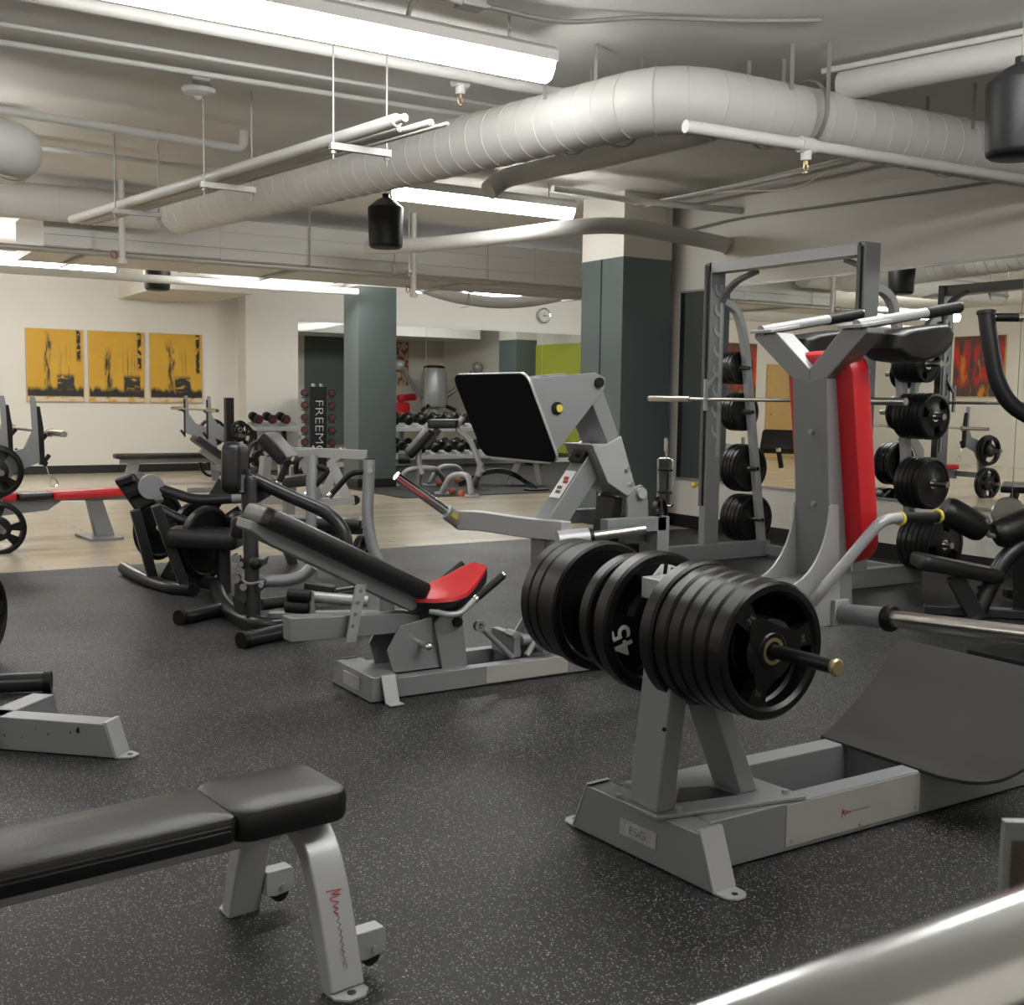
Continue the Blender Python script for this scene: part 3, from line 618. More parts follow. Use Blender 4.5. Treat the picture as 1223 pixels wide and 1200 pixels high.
# ================================================================== squat machine (right foreground)
sq = thing('squat_machine', 'large grey plate loaded squat machine with red back pad, right foreground', 'squat machine', (2.3, 2.45, 0))
def squat():
    r = sq; YC = 2.46
    for y0, y1, nm in ((2.265, 2.335, 'near'), (2.575, 2.655, 'far')):
        x1 = 4.3
        part(MB().prism([(2.08, y0, .005), (x1, y0, .005), (x1, y0, .15), (2.08, y0, .15)], (0, y1-y0, 0)), 'side_rail', 'silver', r, .005)
    part(MB().box((2.965, 2.335, .01), (3.02, 2.575, .148)), 'cross_member', 'silver', r, .004)
    part(MB().box((4.2, 2.335, .01), (4.28, 2.575, .148)), 'cross_member', 'silver', r, .004)
    # front foot: box with raked ends
    A, B = V((1.955, 2.735, 0)), V((2.0, 2.165, 0)); d = (B-A).normalized(); n = V((-d.y, d.x, 0)); n = n if n.x > 0 else -n
    f = part(MB().prism([A+UP*.004, B+UP*.004, B-d*.05+UP*.15, A+d*.06+UP*.15], n*.085), 'front_foot', 'silver', r, .004)
    for e, s in ((B, 1), (A, -1)):
        c = e+n*.043; dd = d*s
        k_ = .05 if s > 0 else .06
        part(MB().prism([c-n*.0425-dd*k_+UP*.151, c-n*.0425-dd*(k_+.012)+UP*.158, c-n*.0425-dd*(k_-.004)+UP*.158, c-n*.0425+dd*.008+UP*.008, c-n*.0425+dd*.001+UP*.006], n*.085), 'end_strap', 'silver2', f, .001)
        mb = MB(); mb.prism([c-n*.04-dd*.003+UP*.001, c+n*.04-dd*.003+UP*.001, c+n*.035+dd*.05+UP*.001, c+n*.015+dd*.068+UP*.001, c-n*.015+dd*.068+UP*.001, c-n*.035+dd*.05+UP*.001], UP*.007)
        part(mb, 'foot_tab', 'silver2', f, .002)
        part(MB().cyl(c+dd*.042+UP*.007, c+dd*.042+UP*.0088, .009), 'bolt_hole', 'darker', f)
    lab = A+(B-A)*.50-n*.0015+UP*.075
    ft = MB().prism([lab-d*.075-UP*.022, lab+d*.075-UP*.022, lab+d*.075+UP*.026, lab-d*.075+UP*.026], -n*.001); part(ft, 'worn_sticker', 'label_silver', f)
    text_mesh('FSG', .034, 'silver', f, lab-n*.0022, d, UP, 'sticker_letters', .0004, 'letters on the worn sticker', 1.3)
    # top plate between posts with a cut-out (frame of four strips)
    mb = MB(); z0, z1 = .151, .163
    mb.prism([(1.955, 2.345, z0), (2.44, 2.255, z0), (2.44, 2.275, z0), (2.42, 2.50, z0), (2.28, 2.62, z0), (1.95, 2.505, z0)], (0, 0, z1-z0))
    part(mb, 'gusset_plate', 'silver', r, .003)
    part(MB().prism([(2.07, 2.40, .1632), (2.27, 2.36, .1632), (2.25, 2.46, .1632), (2.16, 2.49, .1632)], (0, 0, .001)), 'cut_out', 'darker', r)
    for (x, y) in ((2.035, 2.345), (2.40, 2.30), (1.955, 2.515)): part(MB().cyl((x, y, z1), (x, y, z1+.012), .011, n=6), 'bolt', 'galv', r)
    # A-frame rack posts
    part(MB().ring_loft([[(1.968, 2.36, .163), (2.033, 2.36, .163), (2.033, 2.485, .163), (1.968, 2.485, .163)], [(2.035, 2.36, .78), (2.10, 2.36, .78), (2.10, 2.485, .78), (2.035, 2.485, .78)]]), 'rack_post', 'silver', r, .006)
    part(MB().ring_loft([[(2.285, 2.36, .163), (2.35, 2.36, .163), (2.35, 2.485, .163), (2.285, 2.485, .163)], [(2.075, 2.36, .65), (2.14, 2.36, .65), (2.14, 2.485, .65), (2.075, 2.485, .65)]]), 'rack_post', 'silver', r, .006)
    part(MB().box((2.02, 2.43, .74), (2.16, 2.515, .80)), 'top_block', 'silver2', r, .004)
    part(MB().cyl((1.985, 2.359, .40), (1.985, 2.355, .40), .006), 'bolt', 'darker', r)
    for s, yend in ((-1, 1.895), (1, 3.06)):
        h = part(MB().cyl((2.14, 2.42, .65), (2.14, yend, .652), .019 if s < 0 else .0235), 'weight_horn', 'darker' if s < 0 else 'bar', r)
        part(MB().lathe((2.14, yend, .652), (0, s, 0), [(.0192, -.012), (.0225, -.006), (.0225, 0), (.018, .004), (.010, .004)], 20), 'horn_cap', 'brass', h)
    # brushed cover plate on the near rail
    c = part(MB().box((2.37, 2.262, .02), (2.955, 2.2645, .145)), 'cover_plate', 'plate_steel', r, .001)
    for x, z in ((2.39, .035), (2.935, .035), (2.68, .028)): part(MB().cyl((x, 2.262, z), (x, 2.259, z), .005), 'screw', 'galv', c)
    scribble((2.60, 2.262, .078), (1, 0, 0), (0, -1, 0), .12, c, seed=3)
    # curved foot platform
    X0 = 2.95; prof = [(0, .156), (.06, .180), (.12, .222), (.25, .315), (.33, .392), (.395, .455)]
    prof = [(p.x, p.y) for p in spline([V((a, b, 0)) for a, b in prof], 4)]
    Yf = 2.675
    rings = []
    for i, (a, z) in enumerate(prof):
        t = max(0, 1-a/.24); yn = 1.95 + .24*(1-math.sqrt(max(0, 1-t*t))) ; x = X0+a
        rings.append([(x, Yf, z), (x, yn, z), (x, yn, z-.012), (x, Yf, z-.012)])
    part(MB().ring_loft(rings), 'foot_platform', 'platform', r, .002)
    part(MB().bar((3.30, 2.30, .15), (3.30, 2.30, .36), .06, .05), 'platform_bracket', 'silver', r, .003)
    # lever arm
    part(MB().prism([(2.10, 2.395, .60), (2.69, 2.395, .63), (2.69, 2.395, .765), (2.10, 2.395, .72)], (0, .13, 0)), 'lever_arm', 'silver', r, .006)
    part(MB().prism([(2.605, 2.39, 1.372), (2.685, 2.39, 1.372), (2.765, 2.39, .625), (2.665, 2.39, .61)], (0, .14, 0)), 'upright_post', 'silver', r, .006)
    for y in (2.384, 2.528):
        pts = [V((2.662, y, .99)), V((2.645, y, .992))] + [V((2.635-.175*(1-math.cos(a)), y, .985-.23*math.sin(a))) for a in [R(k*11.25) for k in range(0, 9)]] + [V((2.30, y, .735)), V((2.30, y, .62)), V((2.70, y, .62)), V((2.672, y, .99))]
        part(MB().prism(pts, (0, .008, 0)), 'curved_gusset', 'silver2', r, .002)
    part(MB().cyl((2.645, 2.388, 1.06), (2.632, 2.46, 1.06), .003), 'bolt', 'galv', r)
    for z, x in ((1.21, 2.617), (.99, 2.64)): part(MB().cyl((x, 2.45, z), (x-.012, 2.45, z), .009, n=6), 'bolt', 'galv', r)
    ya, yb = 2.28, 2.665
    for yy, s in ((ya, -1), (yb, 1)):
        arm = part(MB().prism([(2.605, YC+s*.0, 1.355), (2.605, YC+s*.072, 1.372), (2.605, yy+s*.035, 1.50), (2.605, yy+s*.035, 1.515), (2.605, yy-s*.06, 1.515), (2.605, YC, 1.40)], (.075, 0, 0)), 'yoke_arm', 'silver', r, .004)
        part(MB().prism([(2.585, yy-s*.06, 1.513), (2.71, yy-s*.06, 1.533), (2.71, yy+s*.035, 1.533), (2.585, yy+s*.035, 1.513)], (0, 0, .010)), 'cap_plate', 'silver2', arm, .002)
        h = part(MB().tube([(2.60, yy+s*-.0, 1.522), (2.92, yy, 1.575)], .0165), 'handle', 'silver2', r)
        part(MB().tube([(2.90, yy, 1.571), (3.055, yy, 1.597)], .0185), 'grip', 'grip', h)
        part(MB().cyl((3.055, yy, 1.597), (3.062, yy, 1.598), .015), 'grip_cap', 'chrome', h)
        pr = [(2.70, 1.455), (2.76, 1.425), (2.84, 1.42), (2.93, 1.445), (2.975, 1.48), (2.98, 1.515), (2.95, 1.54), (2.86, 1.53), (2.76, 1.515), (2.71, 1.50)]
        mb = MB()
        c0 = V((2.84, 0, 1.48))
        rings = []
        for yo, sc_ in ((-.075, .82), (-.065, .95), (-.045, 1), (.045, 1), (.065, .95), (.075, .82)):
            rings.append([V((c0.x+(a-c0.x)*sc_, yy-s*.015+yo, c0.z+(b-c0.z)*sc_)) for a, b in pr])
        mb.ring_loft(rings); part(mb, 'shoulder_pad', 'vinyl', r, .006, ang=60)
    bp = MB().pad((2.768, YC, .81), (2.676, YC, 1.455), .27, .085, (-1, 0, -.1), .07, .022, w2=.27)
    part(bp, 'back_pad', 'red', r, label='red vinyl back pad')
    part(MB().tube([(2.70, 2.385, 1.30), (2.75, 2.33, 1.25)], .004, 6), 'piping', 'red', r) if False else None
    # bent side handle with ringed grip
    for s in (-1,):
        y = YC+s*.20
        h = part(MB().tube([(2.56, YC+s*.085, .70), (2.575, YC+s*.11, .74), (2.72, y, .955), (2.80, y, .957)], .017, fil=.05), 'side_handle', 'silver2', r)
        part(MB().tube([(2.80, y, .957), (2.975, y, .95)], .0165), 'grip', 'grip', h)
        for x in (2.80, 2.975): part(MB().lathe((x-.006, y, .9535), (1, 0, 0), [(.017, 0), (.022, .002), (.022, .010), (.017, .012)], 20, True), 'grip_ring', 'yellow', h, label='yellow ring of the grip')
    for s in (-1, 1):
        y0 = YC+s*.08
        h = part(MB().tube([(2.69, y0, .655), (2.69, YC+s*.262, .672)], .031, 20), 'loading_arm', 'silver', r)
        part(MB().lathe((2.69, YC+s*.258, .672), (0, s, .05), [(.025, 0), (.038, .0), (.040, .006), (.040, .018), (.036, .024), (.025, .024)], 24, True), 'collar', 'grip', h)
        part(MB().cyl((2.69, YC+s*.27, .673), (2.69, YC+s*.72, .705), .0245, n=24), 'loading_sleeve', 'bar', h)
        part(MB().box((2.655, min(y0, y0+s*.006)-.006, .62), (2.72, max(y0, y0+s*.006)+.006, .70)), 'mount_plate', 'silver2', h, .003)
squat()

stack((2.14, 2.418, .65), (0, -1, 0), [(.205, .05), (.195, .048), (.19, .048), (.188, .048), (.186, .048), (.184, .056, (('35', 60, .026, .62, 'darkmark'), ('35', 180, .026, .62, 'darkmark'), ('35', 300, .026, .62, 'darkmark')), R(70))],
      'the near horn of the squat machine', 'plates stored on the near squat machine horn', 'brass')
stack((2.14, 2.835, .65), (0, 1, 0), [(.205, .052), (.195, .048), (.195, .048), (.195, .048)], 'the far horn of the squat machine', 'plates stored on the far squat machine horn', 'bar', 0)
plate((2.14, 2.70, .645), (0, -1, 0), .19, .045, 'black plate behind the white numbered one on the squat machine', 'plates stored on the far squat machine horn', 0, None, 'bar', 0)
plate((2.14, 2.595, .645), (0, -1, 0), .21, .055, 'black plate with white 45 numerals on the squat machine', 'plates stored on the far squat machine horn', R(140), [('45', 57, .095, .66, 'white'), ('45', -57, .095, .66, 'white')], 'bar', 9)
# ================================================================== flat bench (left foreground)
fb = thing('flat_bench', 'black padded flat weight bench with grey arched leg, lower left foreground', 'weight bench', (.95, 2.4, 0))
def flat_bench():
    a = R(5.8); u = V((math.cos(a), math.sin(a), 0)); v = V((-u.y, u.x, 0)); r = fb
    E = V((1.0, 2.395, .392))
    part(MB().pad(E-u*1.25, E-u*.255, .235, .062, rc=.03, edge=.016, crown=.003), 'pad', 'vinyl', r)
    part(MB().pad(E-u*.27, E+u*.012, .248, .072, rc=.05, edge=.016, crown=.003), 'end_pad', 'vinyl', r)
    for s in (-1, 1):
        for z in (.012, .002): part(MB().tube([E-u*1.24+v*s*.118+UP*z, E-u*.28+v*s*.118+UP*z], .0022, 6), 'piping', 'vinyl', r)
    part(MB().bar(E-u*1.2-UP*.055, E-u*.12-UP*.055, .06, .05), 'spine_beam', 'silver2', r, .004)
    def arch(c0, c1):
        d = (c1-c0); L = d.length; d.normalize(); n = d.cross(UP)
        path = [(0, .004), (.035, .12), (.075, .23), (.115, .295), (.17, .325), (L/2, .332)]
        path = path+[(L-s, z) for s, z in reversed(path[:-1])]
        pts = spline([c0+d*s+UP*z for s, z in path], 4)
        return pts, d, n
    for k, off in ((0, 0), (1, -1.05)):
        c0, c1 = V((.972, 2.215, 0))+u*off, V((.905, 2.70, 0))+u*off
        pts, d, n = arch(c0, c1)
        leg = part(MB().sweep_bar(pts, .085, .045, n), 'leg', 'silver2', r, .006)
        for c, s in ((c0, -1), (c1, 1)):
            n2 = u
            mb = MB(); mb.prism([c-n2*.042-d*s*.02, c+n2*.042-d*s*.02, c+n2*.042+d*s*.035, c+n2*.02+d*s*.058, c-n2*.02+d*s*.058, c-n2*.042+d*s*.035], UP*.008)
            part(mb, 'foot_tab', 'silver2', leg, .002)
            part(MB().cyl(c+d*s*.034+UP*.008, c+d*s*.034+UP*.0095, .010), 'bolt_hole', 'darker', leg)
            if k == 0:
                b = c-d*s*.035+n2*.043
                w_ = part(MB().prism([b-d*.02+UP*.045, b-d*.02+UP*.108, b-d*.02+n2*.07+UP*.108, b-d*.02+n2*.076+UP*.10, b-d*.02+n2*.076+UP*.06, b-d*.02+n2*.06+UP*.045, b-d*.02+n2*.025+UP*.040], d*.04), 'wheel_bracket', 'silver2', leg, .003)
                part(MB().cyl(b+n2*.040+UP*.046-d*.016, b+n2*.040+UP*.046+d*.016, .024), 'roller', 'grip', leg)
                part(MB().cyl(b+n2*.045+UP*.062-d*.026, b+n2*.045+UP*.062-d*.018, .008, n=6), 'bolt', 'galv', leg)
        if k == 0:
            i0, i1 = 7, 3; q0, q1 = pts[i0], pts[i1]; t_ = (q1-q0).normalized(); nn = (-d*t_.dot(UP)*-1+UP*t_.dot(d)*-1)
            nn = (nn if nn.dot(d) < 0 else -nn).normalized(); scribble(q0+nn*.0228, q1-q0, nn, .17, leg, seed=5)
flat_bench()
# ================================================================== leg press (centre)
lp = thing('leg_press', 'grey plate loaded leg press with black foot plate and red seat, centre', 'leg press machine', (2.6, 4.52, 0))
def leg_press():
    r = lp; YC = 4.52; y0, y1 = 4.335, 4.70
    for a in (y0, y1-.06):
        b = part(MB().box((2.12, a, .005), (3.75, a+.06, .092)), 'side_rail', 'silver', r, .004)
    part(MB().box((2.60, y0-.003, .012), (3.05, y0, .09)), 'cover_plate', 'plate_steel', r, .001)
    f = part(MB().prism([(2.02, y0-.02, .004), (2.03, y0-.02, .11), (2.03, y1+.0, .11), (2.02, y1+.03, .004)], (.12, 0, 0)), 'front_foot', 'silver', r, .004)
    part(MB().box((2.018, 4.44, .03), (2.026, 4.60, .085)), 'worn_sticker', 'label_silver', f)
    for s, yy in ((-1, y0-.02), (1, y1)):
        part(MB().prism([(2.065, yy-s*.002, .112), (2.065, yy-s*.002, .118), (2.065, yy+s*.010, .116), (2.065, yy+s*.052, .010), (2.065, yy+s*.095, .010), (2.065, yy+s*.095, .003), (2.065, yy+s*.044, .003)], (.065, 0, 0)), 'end_strap', 'silver2', f, .001)
    part(MB().box((3.66, y0, .005), (3.76, y1, .092)), 'rear_foot', 'silver', r, .004)
    # seat sub-frame
    part(MB().prism([(1.715, 4.46, .372), (2.25, 4.46, .345), (2.33, 4.46, .33), (2.33, 4.46, .255), (1.72, 4.46, .268)], (0, .09, 0)), 'seat_beam', 'silver', r, .005)
    part(MB().cyl((1.70, 4.459, .31), (1.70, 4.459, .32), .001), 'pin_hole', 'darker', r) if False else None
    part(MB().cyl((2.0, 4.46, .315), (2.0, 4.456, .315), .018), 'pin_hole', 'darker', r)
    for y in (4.40, 4.585):
        part(MB().prism([(2.17, y, .09), (2.42, y, .09), (2.42, y, .16), (2.36, y, .20), (2.36, y, .33), (2.20, y, .30), (2.14, y, .20)], (0, .012, 0)), 'seat_support', 'silver', r, .002)
        part(MB().prism([(2.40, y-.02, .09), (2.53, y-.02, .09), (2.50, y-.02, .33), (2.42, y-.02, .36), (2.36, y-.02, .30)], (0, .012, 0)), 'hinge_bracket', 'silver', r, .002)
    part(MB().box((2.12, 4.40, .09), (2.52, 4.60, .10)), 'base_plate', 'silver2', r, .002)
    part(MB().cyl((2.47, 4.36, .30), (2.47, 4.66, .30), .022), 'hinge_pin', 'grip', r)
    part(MB().cyl((2.30, 4.40, .215), (2.30, 4.33, .215), .014).sphere((2.30, 4.325, .215), .02), 'pull_pin', 'chrome', r)
    part(MB().tube([(2.60, 4.40, .265), (2.78, 4.40, .10)], .013), 'brace_rod', 'silver', r)
    part(MB().lathe((2.60, 4.387, .265), (0, 1, 0), [(.012, 0), (.026, 0), (.026, .025), (.012, .025)], 18, True), 'rod_eye', 'silver', r)
    # back rest
    A, B = V((1.575, YC, .80)), V((2.335, YC, .418)); d = (B-A).normalized(); up = V((-d.z, 0, d.x)); up = up if up.z > 0 else -up
    part(MB().pad(A+up*.02, B+up*.02, .30, .085, up, .05, .025), 'backrest_pad', 'vinyl', r)
    part(MB().prism([A-up*.02+V((-.02, -.09, .01)), B-up*.02+V((.02, -.09, 0)), B-up*.07+V((-.03, -.09, 0)), A-up*.12+V((.10, -.09, 0)), A-up*.05+V((-.015, -.09, 0))], (0, .18, 0)), 'backrest_frame', 'silver', r, .004)
    part(MB().prism([(2.0, 4.42, .50), (2.05, 4.42, .50), (2.0, 4.42, .25), (1.955, 4.42, .25)], (0, .012, 0)), 'adjuster_strap', 'silver2', r)
    for k in range(4): part(MB().cyl((2.02-.012*k, 4.42, .47-.05*k), (2.02-.012*k, 4.417, .47-.05*k), .008), 'adjuster_hole', 'brass', r)
    # seat: swept up tractor shape
    sp = [(2.29, .412, .12), (2.35, .412, .17), (2.43, .415, .19), (2.50, .428, .18), (2.57, .462, .14), (2.63, .502, .105), (2.665, .522, .075)]
    rings = []
    for x, z, hw in sp:
        rings.append([(x, YC-hw*c, z-.0*c+zz) for c, zz in ((1, -.012), (.97, .004), (.6, .012), (0, .006), (-.6, .012), (-.97, .004), (-1, -.012), (-.9, -.016), (.9, -.016))])
    part(MB().ring_loft(rings), 'seat_top', 'red', r, ang=60, label='red vinyl top of the seat')
    rings = [[(x+.006, YC-hw*.98*c, z+zz) for c, zz in ((1, -.014), (-1, -.014), (-.86, -.07), (.86, -.07))] for x, z, hw in sp]
    part(MB().ring_loft(rings), 'seat_cushion', 'vinyl', r, .006, ang=50)
    part(MB().prism([(2.33, 4.47, .33), (2.50, 4.47, .36), (2.46, 4.47, .30), (2.36, 4.47, .28)], (0, .1, 0)), 'seat_bracket', 'silver', r)
    for s in (-1, 1):
        y = YC+s*.19
        h = part(MB().tube([(2.34, YC+s*.13, .36), (2.40, y, .345), (2.46, y, .345), (2.545, y, .41)], .014, fil=.03), 'side_handle', 'silver2', r)
        part(MB().tube([(2.54, y, .406), (2.68, y, .50)], .0175), 'grip', 'grip', h)
        part(MB().lathe((2.535, y, .403), (.83, 0, .56), [(.0, 0), (.019, 0), (.019, .012), (0, .012)], 16), 'grip_ring', 'chrome', h)
        part(MB().cyl((2.68, y, .50), (2.688, y, .506), .015), 'grip_cap', 'chrome' if s < 0 else 'grip', h)
    # front post with horn yoke
    part(MB().box((2.99, 4.46, .28), (3.09, 4.58, .635)), 'post', 'silver', r, .005)
    part(MB().prism([(2.93, 4.455, .09), (3.03, 4.455, .09), (3.09, 4.455, .30), (2.99, 4.455, .30)], (0, .13, 0)), 'post_foot', 'silver', r, .005)
    part(MB().prism([(2.86, 4.585, .10), (2.94, 4.585, .09), (3.06, 4.585, .34), (3.04, 4.585, .36)], (0, .012, 0)), 'web_plate', 'silver', r)
    part(MB().box((2.975, 4.45, .63), (3.105, 4.59, .655)), 'post_cap', 'darker', r, .003)
    part(MB().tube([(2.86, 4.40, .10), (3.03, 4.40, .33)], .014), 'brace_rod', 'silver2', r)
    mb = MB(); mb.box((2.80, 4.42, .09), (2.84, 4.62, .20)).cyl((2.84, 4.42, .17), (2.98, 4.42, .17), .022).cyl((2.93, 4.33, .14), (2.93, 4.68, .14), .03).cyl((2.80, 4.47, .20), (2.80, 4.40, .20), .02, n=6)
    part(mb, 'linkage', 'silver', r, .003)
    # yoke carrying the two weight horns
    yk = part(MB().sweep_bar(spline([(2.79, 4.92, .69), (2.84, 4.80, .695), (2.92, 4.66, .685), (2.975, 4.52, .68), (3.0, 4.40, .685), (2.99, 4.28, .69)], 5), .095, .055, UP), 'horn_yoke', 'silver2', r, .006)
    part(MB().cyl((2.715, 4.93, .735), (2.80, 4.93, .675), .038), 'horn_socket', 'silver2', yk)
    part(MB().prism([(2.735, 4.888, .735), (2.765, 4.888, .713), (2.752, 4.888, .695), (2.722, 4.888, .717)], (0, .003, 0)), 'warning_sticker', 'yellow', yk)
    part(MB().cyl((2.72, 4.93, .732), (2.44, 4.93, .92), .0245), 'weight_horn', 'chrome', yk)
    part(MB().cyl((2.93, 4.265, .652), (3.07, 4.22, .665), .046), 'horn_socket', 'silver2', yk)
    part(MB().cyl((3.05, 4.227, .664), (3.09, 4.215, .667), .041), 'horn_collar', 'grip', yk)
    part(MB().cyl((3.07, 4.22, .667), (3.33, 4.13, .70), .0235), 'weight_horn', 'bar', yk)
    # inclined guide beam with placard
    g = part(MB().prism([(2.965, 4.445, .69), (3.105, 4.445, .69), (3.33, 4.445, .975), (3.26, 4.445, 1.07)], (0, .11, 0)), 'guide_beam', 'silver', r, .006)
    d = V((.295, 0, .38)).normalized(); u2 = V((-.38, 0, .295)).normalized(); c = V((3.115, 4.50, .885))
    pl = part(MB().prism([c-d*.075-V((0, .042, 0)), c+d*.085-V((0, .042, 0)), c+d*.085+V((0, .042, 0)), c-d*.075+V((0, .042, 0))], u2*.002), 'instruction_placard', 'white', g, label='white placard with small red and black print')
    for (a, b, m_) in ((-.04, 0, 'darkmark'), (-.015, .008, 'darkmark'), (.02, -.01, 'redmark'), (.04, .0, 'redmark')):
        q = c+d*a+u2*.002; part(MB().prism([q-d*.009+V((0, -.025+b, 0)), q+d*.009+V((0, -.018+b, 0)), q+d*.009+V((0, .022+b, 0)), q-d*.009+V((0, .015+b, 0))], u2*.0008), 'placard_print', m_, pl)
    c = V((3.225, 4.50, 1.025))-u2*.02
    part(MB().bar(c-d*.045+u2*.03, c+d*.03+u2*.03, .10, .03).cyl(c-d*.02-V((0, .02, 0))+u2*.04, c-d*.02-V((0, .02, 0))+u2*.07, .012), 'stop_block', 'grip', r, .004)
    # foot plate
    T, Bt = V((2.705, 4.2, 1.41)), V((2.888, 4.2, 1.012)); dd = (Bt-T).normalized(); nn = V((-dd.z, 0, dd.x)); nn = nn if nn.x > 0 else -nn
    L = (Bt-T).length; W = .66
    pl = []
    for (ex, ey, a0) in ((1, 1, 0), (0, 1, 90), (0, 0, 180), (1, 0, 270)):
        for k in range(6):
            t = R(a0+k*18); rr = .05
            pl.append(((L-rr if ex else rr)+rr*math.cos(t), (W-rr if ey else rr)+rr*math.sin(t)))
    fpl = [T+dd*a+V((0, b, 0)) for a, b in pl]
    fp = part(MB().prism(fpl, nn*.014), 'foot_plate', 'silver2', r, .002)
    cen = sum(fpl, V())/len(fpl)
    part(MB().prism([cen+(q-cen)*.985-nn*.006 for q in fpl], nn*.007), 'grip_surface', 'sheet', fp, .002, label='black grip sheet of the foot plate')
    for y in (4.36, 4.62):
        part(MB().prism([(2.74, y, 1.38), (3.20, y, 1.425), (3.255, y, 1.40), (3.255, y, 1.35), (3.0, y, 1.07), (2.90, y, 1.03)], (0, .014, 0)), 'carriage_plate', 'silver', r, .003)
    part(MB().box((2.86, 4.374, 1.36), (2.90, 4.62, 1.40)).box((3.10, 4.374, 1.38), (3.14, 4.62, 1.41)), 'carriage_spacer', 'silver2', r)
    part(MB().cyl((3.215, 4.345, 1.378), (3.215, 4.65, 1.378), .024), 'top_pivot', 'grip', r)
    part(MB().lathe((2.98, 4.36, 1.255), (0, -1, 0), [(.0, 0), (.030, 0), (.030, .008), (.0, .009)], 20), 'knob_base', 'grip', r)
    part(MB().lathe((2.985, 4.352, 1.255), (0, -1, 0), [(.0, 0), (.018, 0), (.018, .01), (.0, .012)], 16), 'yellow_knob', 'yellow', r)
    part(MB().bar((3.20, 4.50, 1.39), (3.395, 4.50, 1.07), .17, .075, (0, 1, 0), w2=.075*1, h2=.17) if False else MB().prism([(3.165, 4.39, 1.35), (3.245, 4.39, 1.39), (3.37, 4.39, 1.12), (3.30, 4.39, 1.09)], (0, .22, 0)), 'swing_arm', 'silver', r, .005)
    sl = part(MB().prism([(3.20, 4.38, 1.085), (3.285, 4.38, 1.085), (3.375, 4.38, 1.125), (3.475, 4.38, .86), (3.42, 4.38, .83), (3.30, 4.38, .90)], (0, .24, 0)), 'swing_sleeve', 'silver2', r, .005)
    for (x, z) in ((3.41, .965), (3.44, .89)): part(MB().cyl((x, 4.38, z), (x, 4.365, z), .012, n=6), 'bolt', 'chrome', sl)
    for y in (4.37, 4.60):
        part(MB().prism([(3.41, y, .60), (3.56, y, .60), (3.535, y, .85), (3.50, y, .885), (3.455, y, .87), (3.42, y, .82)], (0, .02, 0)), 'rear_bracket', 'silver', r, .003)
    part(MB().cyl((3.49, 4.35, .845), (3.49, 4.64, .845), .027), 'rear_pivot', 'silver2', r)
    part(MB().prism([(3.34, 4.42, .60), (3.40, 4.42, .60), (3.42, 4.42, .82), (3.37, 4.42, .82)], (0, .14, 0)), 'rear_column', 'grip', r)
    # rear frame of rectangular tube
    part(MB().bar((3.22, 4.30, .70), (3.58, 4.30, .70), .06, .07).bar((3.56, 4.30, .735), (3.56, 4.30, .08), .06, .075, (1, 0, 0)).bar((3.20, 4.30, .46), (3.56, 4.30, .46), .05, .06), 'rear_frame', 'silver', r, .004)
    part(MB().bar((3.22, 4.76, .70), (3.58, 4.76, .70), .06, .07).bar((3.56, 4.76, .735), (3.56, 4.76, .08), .06, .075, (1, 0, 0)), 'rear_frame', 'silver', r, .004)
    for z in (.60, .08): part(MB().box((3.53, 4.30, z), (3.59, 4.76, z+.06)), 'rear_cross', 'silver', r, .004)
    part(MB().box((3.05, 4.44, .50), (3.55, 4.60, .58)), 'rear_link', 'darker', r, .004)
leg_press()
